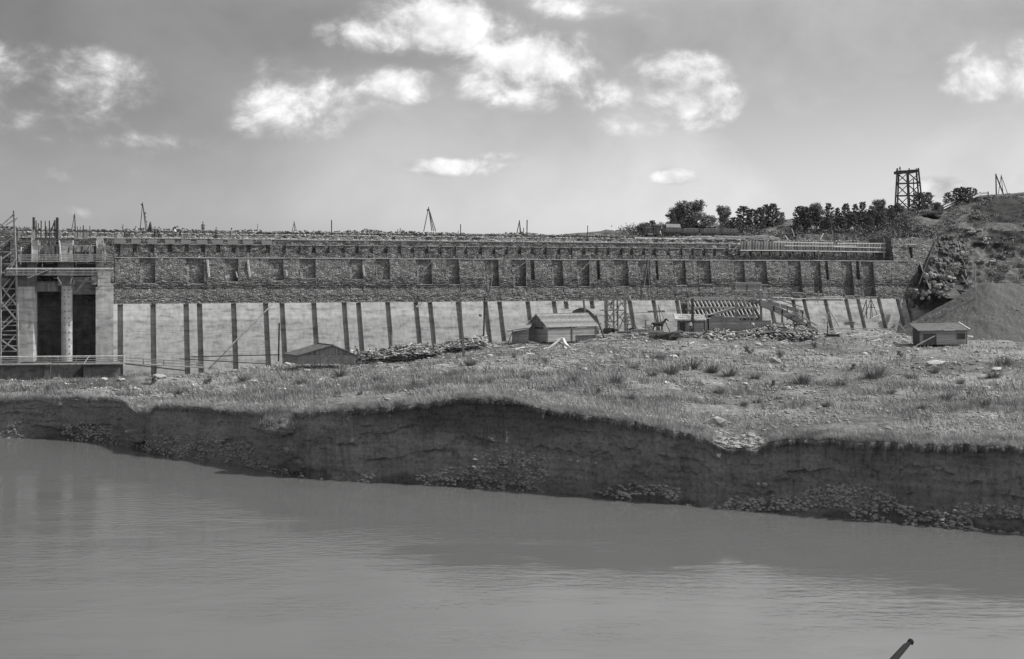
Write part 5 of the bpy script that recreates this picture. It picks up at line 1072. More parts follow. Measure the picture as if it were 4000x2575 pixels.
for i, (x0, y0, x1, y1, Yq, w, m, lab) in enumerate([(3060,1316,3145,1370,None,.22,'wood','long plank slanting down the grass bank, right of the stone heap'),(3178,1322,3210,1338,None,.14,'wood_pale','short plank meeting a thin one at the edge of the stone heap'),(3175,1326,3225,1316,None,.1,'wood_pale','thin horizontal lath on the grass below the standing dark figure'),(3505,1256,3538,1294,172,.16,'wood_pale','pale plank leaning above the left end of the flat roofed shed'),(2680,1358,2775,1356,None,.1,'wood_pale','long lath lying on grass below the heap of rubble, upper'),(2728,1365,2762,1358,None,.14,'wood_pale','short white board lying on grass below the rubble heap'),(2535,1347,2542,1362,None,.18,'wood_pale','small upright white board left of the grass clump'),(2395,1318,2432,1333,None,.1,'wood_pale','thin pale pole lying beside the scaffold tower'),(2480,1308,2560,1322,None,.1,'wood_pale','long pale pole lying toward the dark wreck'),(2003,1372,2025,1346,None,.16,'wood_pale','short white board leaning left of the tent of planks'),(1868,1352,1912,1366,None,.12,'wood_pale','thin pale lath lying left of the tiled shed'),(1965,1285,2005,1345,166,.1,'wood','thin pole leaning on the left of the lean-to'),(1740,1376,1738,1350,None,.16,'wood_pale','short pale stake standing among the timber heap'),(2690,1352,2625,1350,None,.08,'wood','thin brown pole lying by the grass'),(2040,1372,2075,1360,None,.1,'wood_pale','pale lath among roots left of the tent of planks')]):
    Yq = Yq or min(GY(x0, max(y0, y1)), GY(x1, max(y0, y1)))-.3; p_, q_ = P(x0, y0, Yq), P(x1, y1, Yq)
    stick('plank', lab, 'plank', p_, q_, w, w*.4, m)
def wire(name, lab, pts, Y, r=.03, m='iron'):
    mb = MB()
    for a_, b_ in zip(pts[:-1], pts[1:]): mb.tube(P(*a_, Y), P(*b_, Y), r, r, 5)
    o = mb.build(name, M[m], None, loc=tuple(P(*pts[0], Y))); tag(o, lab, 'cable')
wire('cable', 'thin cable running from the tiled shed past the horse to the falsework', [(2300,1238),(2420,1228),(2560,1218),(2700,1212),(2800,1200)], 173.5)
wire('cable', 'thin pipe running over the stone heap towards the right', [(2880,1306),(3000,1298),(3120,1290),(3260,1284),(3500,1284)], 171, .05, 'wood')
wire('cable', 'thin cable from the timber heap up to the leaning mast', [(1560,1371),(1700,1352),(1812,1320)], 155)

# tent of planks, heaps
t = thing('plank_stack', 'tent-shaped stack of bright planks on a low mound in front of the tiled shed', 'plank stack', tuple(G(2195, 155)))
yb0 = 158.0
for k in range(15):
    sx_ = rng.choice((-1, 1)); top = P(2190+rng.uniform(-12, 14), 1322+rng.uniform(0, 8), yb0+rng.uniform(-.5, .5)); ft = P(2190+sx_*rng.uniform(20, 55), 1366+rng.uniform(-4, 2), yb0+rng.uniform(-1.2, .6)); mb = MB(); mb.beam(ft, top+(top-ft)*rng.uniform(.0, .18), rng.uniform(.26, .42), .08, roll=rng.uniform(-.6, .6)); mb.build('plank', M['wood_pale'] if rng.random() < .7 else M['wood'], t)
def heap(name, lab, cat, x0, x1, prof, n, Yc_, L, w, mats, seed, rockf=0, dY=2.5):
    rd = random.Random(seed); mbs = [MB() for _ in mats]; xs_, ys_ = zip(*prof)
    base = lambda x: np.interp(x, xs_, ys_)
    for _ in range(n):
        x = rd.uniform(x0, x1); f = rd.random(); yt = float(base(x)); yg = heapg(x); Y = Yc_+(1-f)*(-dY)+rd.uniform(-.3, .3); y = yg+(yt-yg)*(f**.8); p_ = P(x, y, Y); mb = mbs[rd.randrange(len(mats))]
        if rd.random() < rockf: mb.rock(p_, rd.uniform(.12, .5)*w*3, (1.3, .9, .7), seed=rd.random())
        else:
            a = rd.gauss(0, .5); l2 = L*rd.uniform(.3, 1); d = Vector((math.cos(a)*l2/2, rd.uniform(-.4, .4), math.sin(a)*l2*.35)); mb.beam(p_-d, p_+d, w*rd.uniform(.6, 1.5), w*.5, roll=rd.random())
    # core mound so that nothing floats
    core = MB(); xx = np.linspace(x0, x1, 24); 
    for i in range(23):
        t0, t1 = float(base(xx[i]))+5, float(base(xx[i+1]))+5; g0, g1 = heapg(xx[i])+8, heapg(xx[i+1])+8
        core.add([P(xx[i], g0, Yc_-dY), P(xx[i+1], g1, Yc_-dY), P(xx[i+1], t1, Yc_), P(xx[i], t0, Yc_), P(xx[i], g0+3, Yc_+2.5), P(xx[i+1], g1+3, Yc_+2.5)], [(0,1,2,3),(3,2,5,4)])
    allm = MB(); vs = []; 
    for k, mb in enumerate(mbs+[core]): allm.add(mb.v, mb.f, k)
    o = allm.build(name, [M[m] for m in mats]+[M['wood_dark' if rockf < .5 else 'gravel']]); tag(o, lab, cat, kind='stuff')
heapg = lambda x: float(np.interp(x, [1370,1480,1560,1700,1760,1900,2000], [1404,1402,1398,1382,1360,1350,1345]))
heap('timber_debris', 'long jumbled heap of broken timber and brushwood right of the log shed', 'timber heap', 1375, 1720, [(1375,1396),(1430,1372),(1500,1362),(1560,1350),(1620,1344),(1660,1350),(1720,1358)], 620, 158, 1.5, .12, ['wood', 'wood_pale', 'wood_dark', 'wood'], 4)
heap('timber_debris', 'lower heap of sticks and boards left of the leaning mast and tiled shed', 'timber heap', 1705, 1900, [(1705,1350),(1760,1336),(1800,1330),(1850,1316),(1900,1310)], 260, 164, 1.4, .11, ['wood', 'wood_pale', 'wood_dark'], 5)
heapg = lambda x: float(np.interp(x, [2680,2740,2860,3000,3190], [1346,1348,1338,1328,1322]))
heap('broken_stone_heap', 'heap of big broken slabs and boards below the hoarding', 'stone heap', 2715, 2870, [(2715,1330),(2740,1306),(2780,1290),(2820,1292),(2870,1300)], 420, 174, 1.8, .24, ['stone_pale', 'stone', 'wood_dark', 'wood'], 6, .35)
heap('rubble_heap', 'long heap of dark rubble behind the thin pipe, with bending men', 'rubble heap', 2865, 3195, [(2865,1300),(2930,1290),(2980,1272),(3060,1268),(3100,1280),(3195,1290)], 700, 176, 1.0, .2, ['stone', 'cobble', 'wood_dark', 'stone_pale', 'wood'], 7, .7)
heap('sand_heap', 'pale sand and chips spilling from the chutes', 'sand heap', 3000, 3180, [(3000,1262),(3060,1255),(3110,1264),(3180,1282)], 60, 179.5, .3, .1, ['gravel', 'stone_pale'], 8, .9)
mb = MB()
for k in range(46):
    x = rng.uniform(2555, 2640); p_ = P(x, 1330-abs(x-2600)*.1-rng.random()*26, 171+rng.uniform(-1.5, 1)); mb.beam(p_-Vector((rng.uniform(.3, 1.4), 0, rng.uniform(-.4, .4))), p_+Vector((rng.uniform(.3, 1.4), .4, rng.uniform(-.3, .3))), rng.uniform(.15, .6), .12, roll=rng.random()*3)
a_ = P(2560, 1335, 170.5); mb.prism([P(2562, 1336, 170), P(2600, 1310, 170), P(2625, 1316, 170), P(2590, 1334, 170)], (0, .3, .1)); mb.prism([P(2550,1290,173),P(2580,1298,173),P(2640,1302,173),P(2650,1318,173),P(2575,1318,173)], (0,1.5,0))
o = mb.build('wrecked_timber', M['wood_dark'], None, loc=tuple(P(2600, 1330, 171))); tag(o, 'dark tangle of charred timber and sheet lying below the hoist frame', 'wreckage')
# things round the foot of the scaffold tower: planks, drums, trestle
for i, (x, y, w, h, m, lab) in enumerate([(2345,1290,.9,.6,'wood_pale','stack of white boards right of the tiled shed'),(2370,1300,1.4,.7,'wood_dark','dark low table under the left leg of the scaffold tower'),(2440,1303,2.2,.35,'wood','long low stack of boards at the foot of the scaffold tower'),(2500,1296,2.4,.35,'wood','low stack of boards between scaffold tower and horse cart'),(3250,1316,2.0,.4,'wood_dark','dark low stack of boards beside the standing dark figure'),(3320,1270,1.5,.5,'wood','small stack of boards left of the spindly derrick')]):
    c = P(x, y, 173 if x < 3000 else 172); t = thing('board_stack', lab, 'board stack', tuple(c))
    for k in range(5): mb = MB(); mb.box(c+Vector((rng.uniform(-.15,.15), rng.uniform(-.1,.1), (k+.5)*h/5)), (w*rng.uniform(.8, 1.1), .5, h/5*.8), rz=rng.uniform(-.1, .1)); mb.build('board', M[m], t)
# timber shuttering on top right
t = thing('shuttering_wall', 'long vertical-board shuttering wall with rails high on the right end of the dam', 'shuttering', tuple(DP(3170, 988, 3.3)))
for x0, x1, y0, y1 in ((2893,3056,942,978),(3056,3255,944,980),(3255,3456,949,985)):
    mb = MB(); mb.prism([DP(x0, y1, 3.45), DP(x1-.5, y1+1, 3.45), DP(x1-.5, y0+1, 3.45), DP(x0, y0, 3.45)], (-.03, .1, 0)); mb.build('board_panel', M['shutter'], t)
k = 0; x = 2895
while x < 3456: mb = MB(); d = (x-2893)*.012; mb.beam(DP(x, 980+d, 3.3), DP(x, 941+d, 3.3), .1, .1); mb.build('stud', M['wood_dark' if k % 3 else 'wood'], t); x += 11; k += 1
for x0, x1, y0, y1 in ((2890,3060,978,978.5),(3058,3200,979,981),(3196,3460,981,985),(3065,3192,960,961),(3190,3345,962,961),(3255,3460,964,969),(3020,3255,945,950),(3270,3458,951,951)): mb = MB(); mb.beam(DP(x0, y0, 3.2), DP(x1, y1, 3.2), .1, .14); mb.build('rail', M['wood_pale'], t)
for x in (2925,2970,3012,3055,3093,3140,3178,3215,3258,3300,3340,3380,3418): mb = MB(); mb.beam(DP(x-3, 982, 3.6), DP(x+rng.uniform(-2, 4), 1003, 3.6), .14); mb.build('strut', M['wood'], t)
for x, y0, y1 in ((3453,930,1010),(3198,980,1018)): mb = MB(); mb.beam(DP(x, y1, 3.1), DP(x, y0, 3.1), .14); mb.build('post', M['wood'], t)
for i, (x0, y0, x1, y1, v, m, w, lab) in enumerate([(2884,955,2946,944,4.2,'wood_pale',.45,'bright white boards piled at the left end of the shuttering wall'),(2862,978,2886,955,3.4,'wood',.25,'raking plank propping the left end of the shuttering wall'),(2850,978,2851,946,3.6,'wood_pale',.16,'pale upright stake left of the shuttering wall'),(2744,978,2742,968,5,'wood_pale',.14,'tiny stake on the ledge, left of the ladder'),(3078,936,3067,920,7,'wood_pale',.25,'bright slanting board right of the pale log on the crest'),(3203,937,3216,912,7,'wood_pale',.25,'bright slanting board in front of the group of workers'),(3064,975,3063,838,8,'wood',.12,'very thin tall pole among the rubble in front of the hill'),(3254,945,3252,900,7,'wood',.25,'thick post beside the workers on the crest'),(3438,945,3436,906,7,'wood',.18,'post at the right end of the crest'),(3511,932,3510,902,4,'wood_dark',.2,'dark post above the end wall window'),(3104,925,3093,895,9,'wood_pale',.14,'whitish stick leaning at the left of the workers')]):
    stick('board' if w > .2 else 'stake', lab, 'board' if w > .2 else 'stake', DP(x0, y0, v), DP(x1, y1, v), w*.8, w*.5, m)
t = thing('ladder', 'short pale ladder leaning on the ledge below the tip wagons', 'ladder', tuple(DP(2792, 978, 4.6)))
for x in (2784, 2796): mb = MB(); mb.beam(DP(x+3, 977, 4.5), DP(x, 960, 4.7), .08); mb.build('rail', M['wood_pale'], t)
for y in (973, 968, 963): mb = MB(); mb.beam(DP(2785, y, 4.5), DP(2798, y, 4.5), .06); mb.build('rung', M['wood_pale'], t)
mb = MB()
for k in range(90):
    a_ = DP(rng.uniform(2660, 3010), rng.uniform(920, 936), 11); mb.beam(a_, a_+Vector((rng.uniform(.6, 2.6), rng.uniform(-.4, .4), rng.uniform(-.25, .1))), rng.uniform(.1, .22), .08)
o = mb.build('stacked_laths', M['wood_pale']); tag(o, 'pale laths and boards strewn on the slope below the tip wagons', 'boards', kind='stuff')

for i, (x, y, w, lab) in enumerate([(2368,1302,1.2,'round dark cauldron-like bundle under the scaffold tower'),(2400,1296,.9,'small dark bundle beside the sitting men at the scaffold tower'),(2476,1290,1.0,'dark bundle between scaffold tower and horse cart'),(2655,1300,.8,'dark bundle at the left foot of the brushwood hut')]):
    p_ = P(x, y, 174); t = thing('bundle', lab, 'bundle', tuple(p_))
    for k in range(5): mb = MB(); mb.rock(p_+Vector((rng.uniform(-.4,.4)*w, rng.uniform(-.3,.3), rng.uniform(0,.35))), .32*w, (1.3, 1, .7), seed=300+i*9+k); mb.build('sack', M['dark_cloth'], t)
ramp_('long low boarded trestle on the ground right of the scaffold tower', [(2455,1284),(2545,1286)], 1.0, 176, [(2460,1286,1300),(2500,1286,1301),(2540,1287,1302)], h=.18, name='plank_trestle', rail=False)
stick('plank', 'pale upright stub on the concrete edge, first right of the scaffold tower', 'plank', DP(2462, 1176, .2), DP(2460, 1154, .2), .3, .08, 'wood_pale')
stick('plank', 'thin leaning stub on the concrete edge right of the scaffold tower', 'plank', DP(2484, 1176, .2), DP(2478, 1160, .2), .1, .06, 'wood_pale')
stick('plank', 'dark stub on the concrete edge above the hoist frame', 'plank', DP(2549, 1176, .2), DP(2548, 1163, .2), .14, .08, 'wood')
stick('plank', 'pair of white laths on the ledge left of the arched culvert', 'plank', DP(2166, 1176, .2), DP(2172, 1160, .2), .1, .06, 'wood_pale')

# ------------------------------------------------------------------ hill things: lattice tower, fence, hoist frames, shelter
Yt_ = 241.0
t = thing('lattice_tower', 'tall braced timber lattice tower on the hill skyline with two boxes on top', 'tower', tuple(P(3545, 812, Yt_)))
def tl(p_, q_, w, nm_='brace', dY=0, dY2=None): mb = MB(); mb.beam(P(*p_, Yt_+dY), P(*q_, Yt_+(dY if dY2 is None else dY2)), w); mb.build(nm_, M['wood_dark'], t)
for (a_, b_) in (((3505,658),(3495,835)),((3587,657),(3604,815)),((3543,668),(3549,830))): tl(a_, b_, .26, 'leg', -2.2, -3); 
for (a_, b_) in (((3511,668),(3505,820)),((3579,666),(3592,805)),((3547,672),(3553,810))): tl(a_, b_, .26, 'leg', 2.0, 2.8)
for y in (717, 765): 
    for dY in (-2.5, 2.3): tl((3500-(y-700)*.04,y+1), (3596+(y-700)*.03,y-2), .3 if dY < 0 else .2, 'ledger', dY)
for y0, y1 in ((676,714),(722,763),(770,812)):
    for x0, x1 in ((3504,3546),(3548,3592)):
        tl((x0,y0),(x1,y1),.18,dY=-2.45); tl((x1,y0),(x0,y1),.14,dY=-2.6 if x0 < 3540 else 2.2)
for x0, x1, y in ((3510,3540,667),(3550,3582,664)): mb = MB(); a_ = P(x0, y+10, Yt_-1.5); b_ = P(x1, y+9, Yt_-1.5); mb.prism([a_, b_, b_+Vector((0,0,.55)), a_+Vector((0,0,.55))], (0,3,0)); mb.build('top_box', M['wood_dark'], t)
for q in (((3498,680),(3592,672)),((3498,674),(3506,660)),((3578,658),(3590,676)),((3551,657),(3552,668)),((3568,700),(3571,800))): tl(*q, .16, 'rail', -1.8)
tripod('tall A shaped pole frame at the right end of the skyline, dark', (3890,682), [(3892,766),(3921,763)], 250, .3)
tripod('spindly three legged pole frame right of the dark A frame', (3911,686), [(3899,763),(3919,763),(3937,760)], 251, .14)
t = thing('plank_fence', 'sloping two-rail plank fence climbing the hill to the skyline', 'fence', tuple(HPy(3720, 790)))
FP = [(3683,822),(3730,800),(3758,788),(3790,777),(3828,770),(3860,768)]
for a_, b_ in zip(FP[:-1], FP[1:]):
    pa, pb = P(*a_, HPy(a_[0], a_[1]).y-.5), P(*b_, HPy(b_[0], b_[1]).y-.5)
    for h in (.25, .75): mb = MB(); mb.beam(pa+Vector((0,0,h)), pb+Vector((0,0,h)), .08, .22); mb.build('rail', M['wood_pale'], t)
for a_ in FP: p_ = P(*a_, HPy(a_[0], a_[1]).y-.4); mb = MB(); mb.beam(p_-Vector((0,0,.8)), p_+Vector((0,0,1.0)), .22); mb.build('post', M['wood'], t)
mb = MB(); mb.beam(P(3800,772,243), P(3832,758,244), .1, .3); mb.build('rail', M['wood_pale'], t)
t = thing('open_shelter', 'small open shelter with a pale roof between the trees behind the wagons', 'shelter', tuple(P(2797, 905, 217)))
mb = MB(); mb.prism([P(2776,884,216),P(2812,876,216),P(2814,879,216),P(2780,888,216)], (0,2.5,0)); mb.build('roof', M['wood_pale'], t)
for x in (2784, 2809): mb = MB(); mb.beam(P(x, 906, 216.3), P(x, 882, 216.3), .14); mb.build('post', M['wood'], t)
mb = MB(); mb.beam(P(2788, 897, 216.2), P(2808, 884, 216.2), .1); mb.build('brace', M['wood_pale'], t)
# crags beside the end wall and on the slope
cr = [(3565,1140,.7,202.2),(3625,1085,.8,205.3),(3690,1085,.9,204.5),(3660,1120,.9,202.5),(3610,1150,.8,201.6),(3700,1130,.8,202),(3645,1010,.6,207.5),(3720,1050,.8,206),(3680,1150,.8,201)]
for i, (x, y, r, Y) in enumerate(cr):
    p_ = P(x, y, Y); rd = random.Random(100+i); t = thing('crag', '%s crag from the left on the rocky foot of the hill by the end wall' % ORD[sorted(range(len(cr)), key=lambda k: cr[k][0]).index(i)], 'rock', tuple(p_), 'crags by the end wall')
    mb = MB(); mb.rock(p_, r*.9, (1.6, .9, .7), seed=i); mb.build('rock', M['crag'], t)
    for k in range(12):
        mb = MB(); mb.rock(p_+Vector((rd.uniform(-1.1, 1.1)*r, rd.uniform(-.95, -.3)*r, rd.uniform(-1, 1)*r)), r*rd.uniform(.12, .38), (rd.uniform(.7, 2.4), .7, rd.uniform(.5, 1.6)), seed=i*50+k); mb.build('rock', M['crag'] if k % 2 else M['stone'], t)

# ------------------------------------------------------------------ locomotive, tip wagons and track on the crest
TVv, TZ = 14.0, 22.82
tr_ = thing('railway_track', 'narrow gauge track carrying the locomotive and tip wagons on the crest', 'railway track', tuple(W(Uat(2690, TVv), TVv, 22.5)))
ua, ub = Uat(2470, TVv), Uat(2900, TVv)
mb = MB(); mb.add([W(ua, 12.2, 21.9), W(ub, 12.2, 21.9), W(ub, 13.1, 22.62), W(ua, 13.1, 22.62), W(ua, 15.2, 22.62), W(ub, 15.2, 22.62), W(ua, 16.2, 22.0), W(ub, 16.2, 22.0)], [(0,1,2,3),(3,2,5,4),(4,5,7,6),(0,3,4,6),(1,7,5,2)]); mb.build('track_bed', M['stone'], tr_)
for dv in (-.38, .38): mb = MB(); mb.beam(W(ua, TVv+dv, TZ-.05), W(ub, TVv+dv, TZ-.05), .07, .1); mb.build('rail', M['iron_pale'], tr_)
u = ua+.3
while u < ub: mb = MB(); mb.beam(W(u, TVv-.7, TZ-.14), W(u, TVv+.7, TZ-.14), .2, .12); mb.build('sleeper', M['wood_dark'], tr_); u += .75
def wheelset(t, x, z, r, w=.5, m='iron', parent_o=(0,0,0)):
    for s_ in (-1, 1):
        mb = MB(); o_ = Vector(parent_o); mb.tube(o_+Vector((x, s_*w-.04, z)), o_+Vector((x, s_*w+.04, z)), r, r, 14); wh = mb.build('wheel', M[m], t); mb = MB(); mb.tube(o_+Vector((x, s_*w-.07, z)), o_+Vector((x, s_*w+.07, z)), r*.3, r*.3, 8); mb.build('hub', M['iron_pale'], wh)
O0 = Vector((0, 0, -600))
def make_wagon():
    t = thing('tip_wagon', 'x', 'wagon', tuple(O0)); L, H0, H1 = 2.85, .62, 1.42
    sec = [(-.34, H0), (.34, H0), (.74, H0+.35), (.78, H1), (-.78, H1), (-.74, H0+.35)]
    mb = MB(); mb.prism([O0+Vector((-L/2, y, z)) for y, z in sec], (L, 0, 0)); b_ = mb.build('tub', M['iron_pale'], t)
    mb = MB(); mb.box(O0+Vector((0, 0, H1+.0)), (L-.12, 1.42, .04)); mb.build('load', M['gravel'], b_)
    for k in range(5): 
        for s_ in (-1, 1): mb = MB(); x = -L/2+.06+k*(L-.12)/4; mb.beam(O0+Vector((x, s_*.79, H1)), O0+Vector((x, s_*.76, H0+.36)), .08, .05); mb.build('rib', M['wood'] if k in (0, 4) else M['iron'], b_)
    for s_ in (-1, 1): mb = MB(); mb.beam(O0+Vector((-L/2, s_*.8, H1)), O0+Vector((L/2, s_*.8, H1)), .08, .08); mb.build('rim', M['wood'], b_); mb = MB(); mb.beam(O0+Vector((-1.3, s_*.32, .42)), O0+Vector((1.3, s_*.32, .42)), .12, .16); mb.build('frame', M['iron'], t)
    for x in (-1.2, 1.2): mb = MB(); mb.prism([O0+Vector((x-.05, -.45, .45)), O0+Vector((x-.05, .45, .45)), O0+Vector((x-.05, 0, .85))], (.1, 0, 0)); mb.build('cradle', M['iron'], t)
    for x in (-.5, .5): wheelset(t, x, .2, .2, .38, parent_o=O0)
    for s_ in (-1, 1): mb = MB(); mb.beam(O0+Vector((s_*1.3, 0, .42)), O0+Vector((s_*1.6, 0, .42)), .1); mb.build('coupling', M['iron'], t)
    return t
wg = make_wagon()
for i, (xc, lab, vv, up_) in enumerate([(2623,'first tip wagon, coupled behind the locomotive, its side board raised and pale',TVv,.12),(2692,'second tip wagon from the locomotive',TVv,0),(2770,'third tip wagon from the locomotive, in front of the tallest tree',TVv,0),(2845,'last tip wagon, at the right end of the train',TVv,0)]):
    o = wg if i == 0 else copy_tree(wg); o.location = W(Uat(xc, vv), vv, TZ+up_); o.rotation_euler = (0, 0, ANG); o['label'] = lab; o['group'] = 'tip wagons on the crest'; o.scale = (.97, 1, 1.0)
    if i == 0: wg_ = o
c0 = W(Uat(2622, TVv), TVv, TZ+.12)
pnl = MB(); R3 = Matrix.Rotation(ANG, 3, 'Z')
pnl.prism([c0+R3@Vector((x, y, z)) for x, y, z in ((-1.35,-.9,1.45),(1.35,-.9,1.45),(1.35,-.62,2.05),(-1.35,-.62,2.05))], R3@Vector((0,.05,0)))
o = pnl.build('raised_side_board', M['lintel'], None, loc=tuple(c0)); bpy.context.view_layer.update(); o.parent = wg; o.matrix_parent_inverse = wg.matrix_world.inverted() if False else Matrix.Identity(4)
mw = Matrix.Translation(wg.location) @ Matrix.Rotation(ANG, 4, 'Z') @ Matrix.Diagonal((.97, 1, 1, 1)); o.matrix_basis = mw.inverted() @ Matrix.Translation(c0)
# locomotive
lo = thing('locomotive', 'small dark box-shaped locomotive at the left end of the train on the crest', 'locomotive', (0, 0, -700)); O1 = Vector((0, 0, -700))
def lb(c, d, nm_, m='iron', p_=None): mb = MB(); mb.box(O1+Vector(c), d); return mb.build(nm_, M[m], p_ or lo)
lb((-.75, 0, .95), (1.5, 1.15, 1.1), 'engine_hood', 'loco'); lb((-.75, 0, 1.53), (1.56, 1.2, .07), 'hood_top', 'wood'); lb((-.62, -.6, 1.0), (.75, .06, .62), 'radiator_grille', 'iron')
cab = lb((.72, 0, 1.05), (1.35, 1.3, 1.5), 'cab', 'loco'); lb((.72, 0, 1.92), (1.6, 1.5, .08), 'roof', 'wood'); lb((.72, -.67, 1.15), (.5, .05, 1.2), 'doorway', 'iron', cab); lb((.22, -.67, 1.45), (.28, .05, .4), 'window', 'iron', cab)  # doorway and window are dark sheets painting the shade inside the cab
for x in (.08, 1.36): 
    for s_ in (-.6, .6): lb((x, s_, 1.83), (.08, .08, .2), 'roof_post', 'iron')
lb((0, 0, .38), (3.1, 1.1, .26), 'chassis', 'iron'); lb((-1.6, 0, .42), (.14, 1.2, .3), 'buffer_beam', 'iron'); lb((-.6, -.62, .42), (1.0, .05, .24), 'axle_box', 'iron_pale')
mb = MB(); mb.tube(O1+Vector((-1.1, .2, 1.5)), O1+Vector((-1.1, .2, 1.8)), .06); mb.build('exhaust', M['iron'], lo)
for x in (-.85, .85): wheelset(lo, x, .26, .26, .42, parent_o=O1)
lo.location = W(Uat(2547, TVv), TVv, TZ); lo.rotation_euler = (0, 0, ANG)

# ------------------------------------------------------------------ figures
def skin_obj(name, pts, edges, rad, sub=1):
    me = bpy.data.meshes.new(name+'_skel'); me.from_pydata(pts, edges, []); o = bpy.data.objects.new(name+'_skel', me); COL.objects.link(o)
    m = o.modifiers.new('s', 'SKIN'); m.use_smooth_shade = True; sk_ = me.skin_vertices[0].data
    for i, r in enumerate(rad): sk_[i].radius = r if hasattr(r, '__len__') else (r, r)
    sk_[0].use_root = True
    if sub: s = o.modifiers.new('u', 'SUBSURF'); s.levels = sub; s.render_levels = sub
    dg = bpy.context.evaluated_depsgraph_get(); dg.update(); ev = o.evaluated_get(dg); m2 = bpy.data.meshes.new_from_object(ev); bpy.data.objects.remove(o); m2.name = name; return m2
def person_proto(pose):
    J = {'pel': (0,0,.95), 'bel': (0,.01,1.1), 'che': (0,0,1.3), 'nec': (0,.01,1.47), 'hb': (0,.02,1.555), 'hm': (0,.03,1.63), 'ht': (0,.01,1.71), 'nose': (0,.115,1.615)}
    Rr = {'pel': (.145,.1), 'bel': (.125,.095), 'che': (.165,.11), 'nec': .055, 'hb': .07, 'hm': .088, 'ht': .06, 'nose': .014}
    E = [('pel','bel'),('bel','che'),('che','nec'),('nec','hb'),('hb','hm'),('hm','ht'),('hm','nose')]; U_ = ['bel','che','nec','hb','hm','ht','nose']
    for s, n_ in ((-1,'l'),(1,'r')):
        wx, wy, wz = {'stand': (.23,.03,.86), 'bend': (.16,.42,.95), 'reach': (.16,.42,1.22), 'walk': (.23,.16*s,.88), 'sit': (.14,.34,.98)}[pose]; ex, ey, ez = {'stand': (.24,-.02,1.13), 'bend': (.2,.18,1.15), 'reach': (.24,.16,1.16), 'walk': (.24,.03*s,1.14), 'sit': (.22,.06,1.12)}[pose]
        J['sh'+n_] = (.17*s,0,1.41); J['el'+n_] = (ex*s,ey,ez); J['wr'+n_] = (wx*s,wy,wz); d = Vector((wx*s-ex*s, wy-ey, wz-ez)).normalized(); p_ = Vector(J['wr'+n_])+d*.085; J['pa'+n_] = tuple(p_)
        Rr.update({'sh'+n_: .062, 'el'+n_: .045, 'wr'+n_: .03, 'pa'+n_: (.038,.02)}); E += [('che','sh'+n_),('sh'+n_,'el'+n_),('el'+n_,'wr'+n_),('wr'+n_,'pa'+n_)]; U_ += [q+n_ for q in ('sh','el','wr','pa')]
        for f in range(4):
            a_ = p_+d*(.035)+Vector((0, (f-1.5)*.02, 0)); b_ = a_+d*(.045-.006*abs(f-1.3))+Vector((-s*.012,0,0)); J['f%d'%f+n_] = tuple(a_); J['g%d'%f+n_] = tuple(b_); Rr['f%d'%f+n_] = .009; Rr['g%d'%f+n_] = .008; E += [('pa'+n_,'f%d'%f+n_),('f%d'%f+n_,'g%d'%f+n_)]; U_ += ['f%d'%f+n_,'g%d'%f+n_]
        a_ = Vector(J['wr'+n_])+d*.05+Vector((-s*.01,.045,0)); J['th'+n_] = tuple(a_+d*.03); Rr['th'+n_] = .01; E.append(('wr'+n_,'th'+n_)); U_.append('th'+n_)
        st = {'stand': 0.04*s, 'bend': .1*s, 'reach': .12*s, 'walk': .28*s, 'sit': 0}[pose]
        if pose == 'sit': J['kn'+n_] = (.11*s,.42,.92); J['an'+n_] = (.1*s,.4,.5); J['to'+n_] = (.11*s,.55,.45)
        else: J['kn'+n_] = (.1*s,st*.6+.03,.5); J['an'+n_] = (.1*s,st,.08); J['to'+n_] = (.12*s,st+.16,.035)
        J['hi'+n_] = (.09*s,0,.88); Rr.update({'hi'+n_: .095, 'kn'+n_: .062, 'an'+n_: .045, 'to'+n_: .04}); E += [('pel','hi'+n_),('hi'+n_,'kn'+n_),('kn'+n_,'an'+n_),('an'+n_,'to'+n_)]
    ang = {'stand': 0, 'bend': 72, 'reach': 28, 'walk': 6, 'sit': 8}[pose]
    if ang:
        Rm = Matrix.Rotation(-R(ang), 3, 'X'); pv = Vector((0,0,.97))
        for k in U_: 
            q_ = pv+Rm@(Vector(J[k])-pv); J[k] = tuple(q_)
    ks = list(J); ix = {k: i for i, k in enumerate(ks)}
    me = skin_obj('person', [J[k] for k in ks], [(ix[a_], ix[b_]) for a_, b_ in E], [Rr[k] for k in ks])
    cls = {k: (0 if k[:2] in ('hb','hm','ht','no','pa','th','wr') or k[0] in 'fg' or k == 'nec' else 2 if k[:2] in ('pe','hi','kn') else 3 if k[:2] in ('an','to') else 1) for k in ks}
    for m_ in ('skin', 'shirt', 'dark_cloth', 'iron'): me.materials.append(M[m_])
    jp = np.array([J[k] for k in ks]); jc = np.array([cls[k] for k in ks])
    for pl in me.polygons: pl.material_index = int(jc[np.argmin(((jp-np.array(pl.center))**2).sum(1))]); 
    o = bpy.data.objects.new('person', me); COL.objects.link(o); o.location = (0,0,-800); ORG[o.name] = Vector((0,0,-800))
    # cap and hair
    hm = Vector(J['hm']); ax = (Vector(J['ht'])-Vector(J['hb'])).normalized(); fw = (Vector(J['nose'])-hm).normalized(); org = Vector((0,0,-800)); mb = MB()
    mb.tube(org+hm+ax*.045, org+hm+ax*.125, .105, .075, 10); mb.prism([org+hm+ax*.05+fw*.06+fw.cross(ax)*.07, org+hm+ax*.05+fw*.06-fw.cross(ax)*.07, org+hm+ax*.045+fw*.17-fw.cross(ax)*.05, org+hm+ax*.045+fw*.17+fw.cross(ax)*.05], ax*.012)
    cp = mb.build('cap', M['dark_cloth'], o); mb = MB(); mb.rock(org+hm+ax*.02-fw*.025, .098, (1,1,1), seed=2); mb.build('hair', M['iron'], o)
    return o
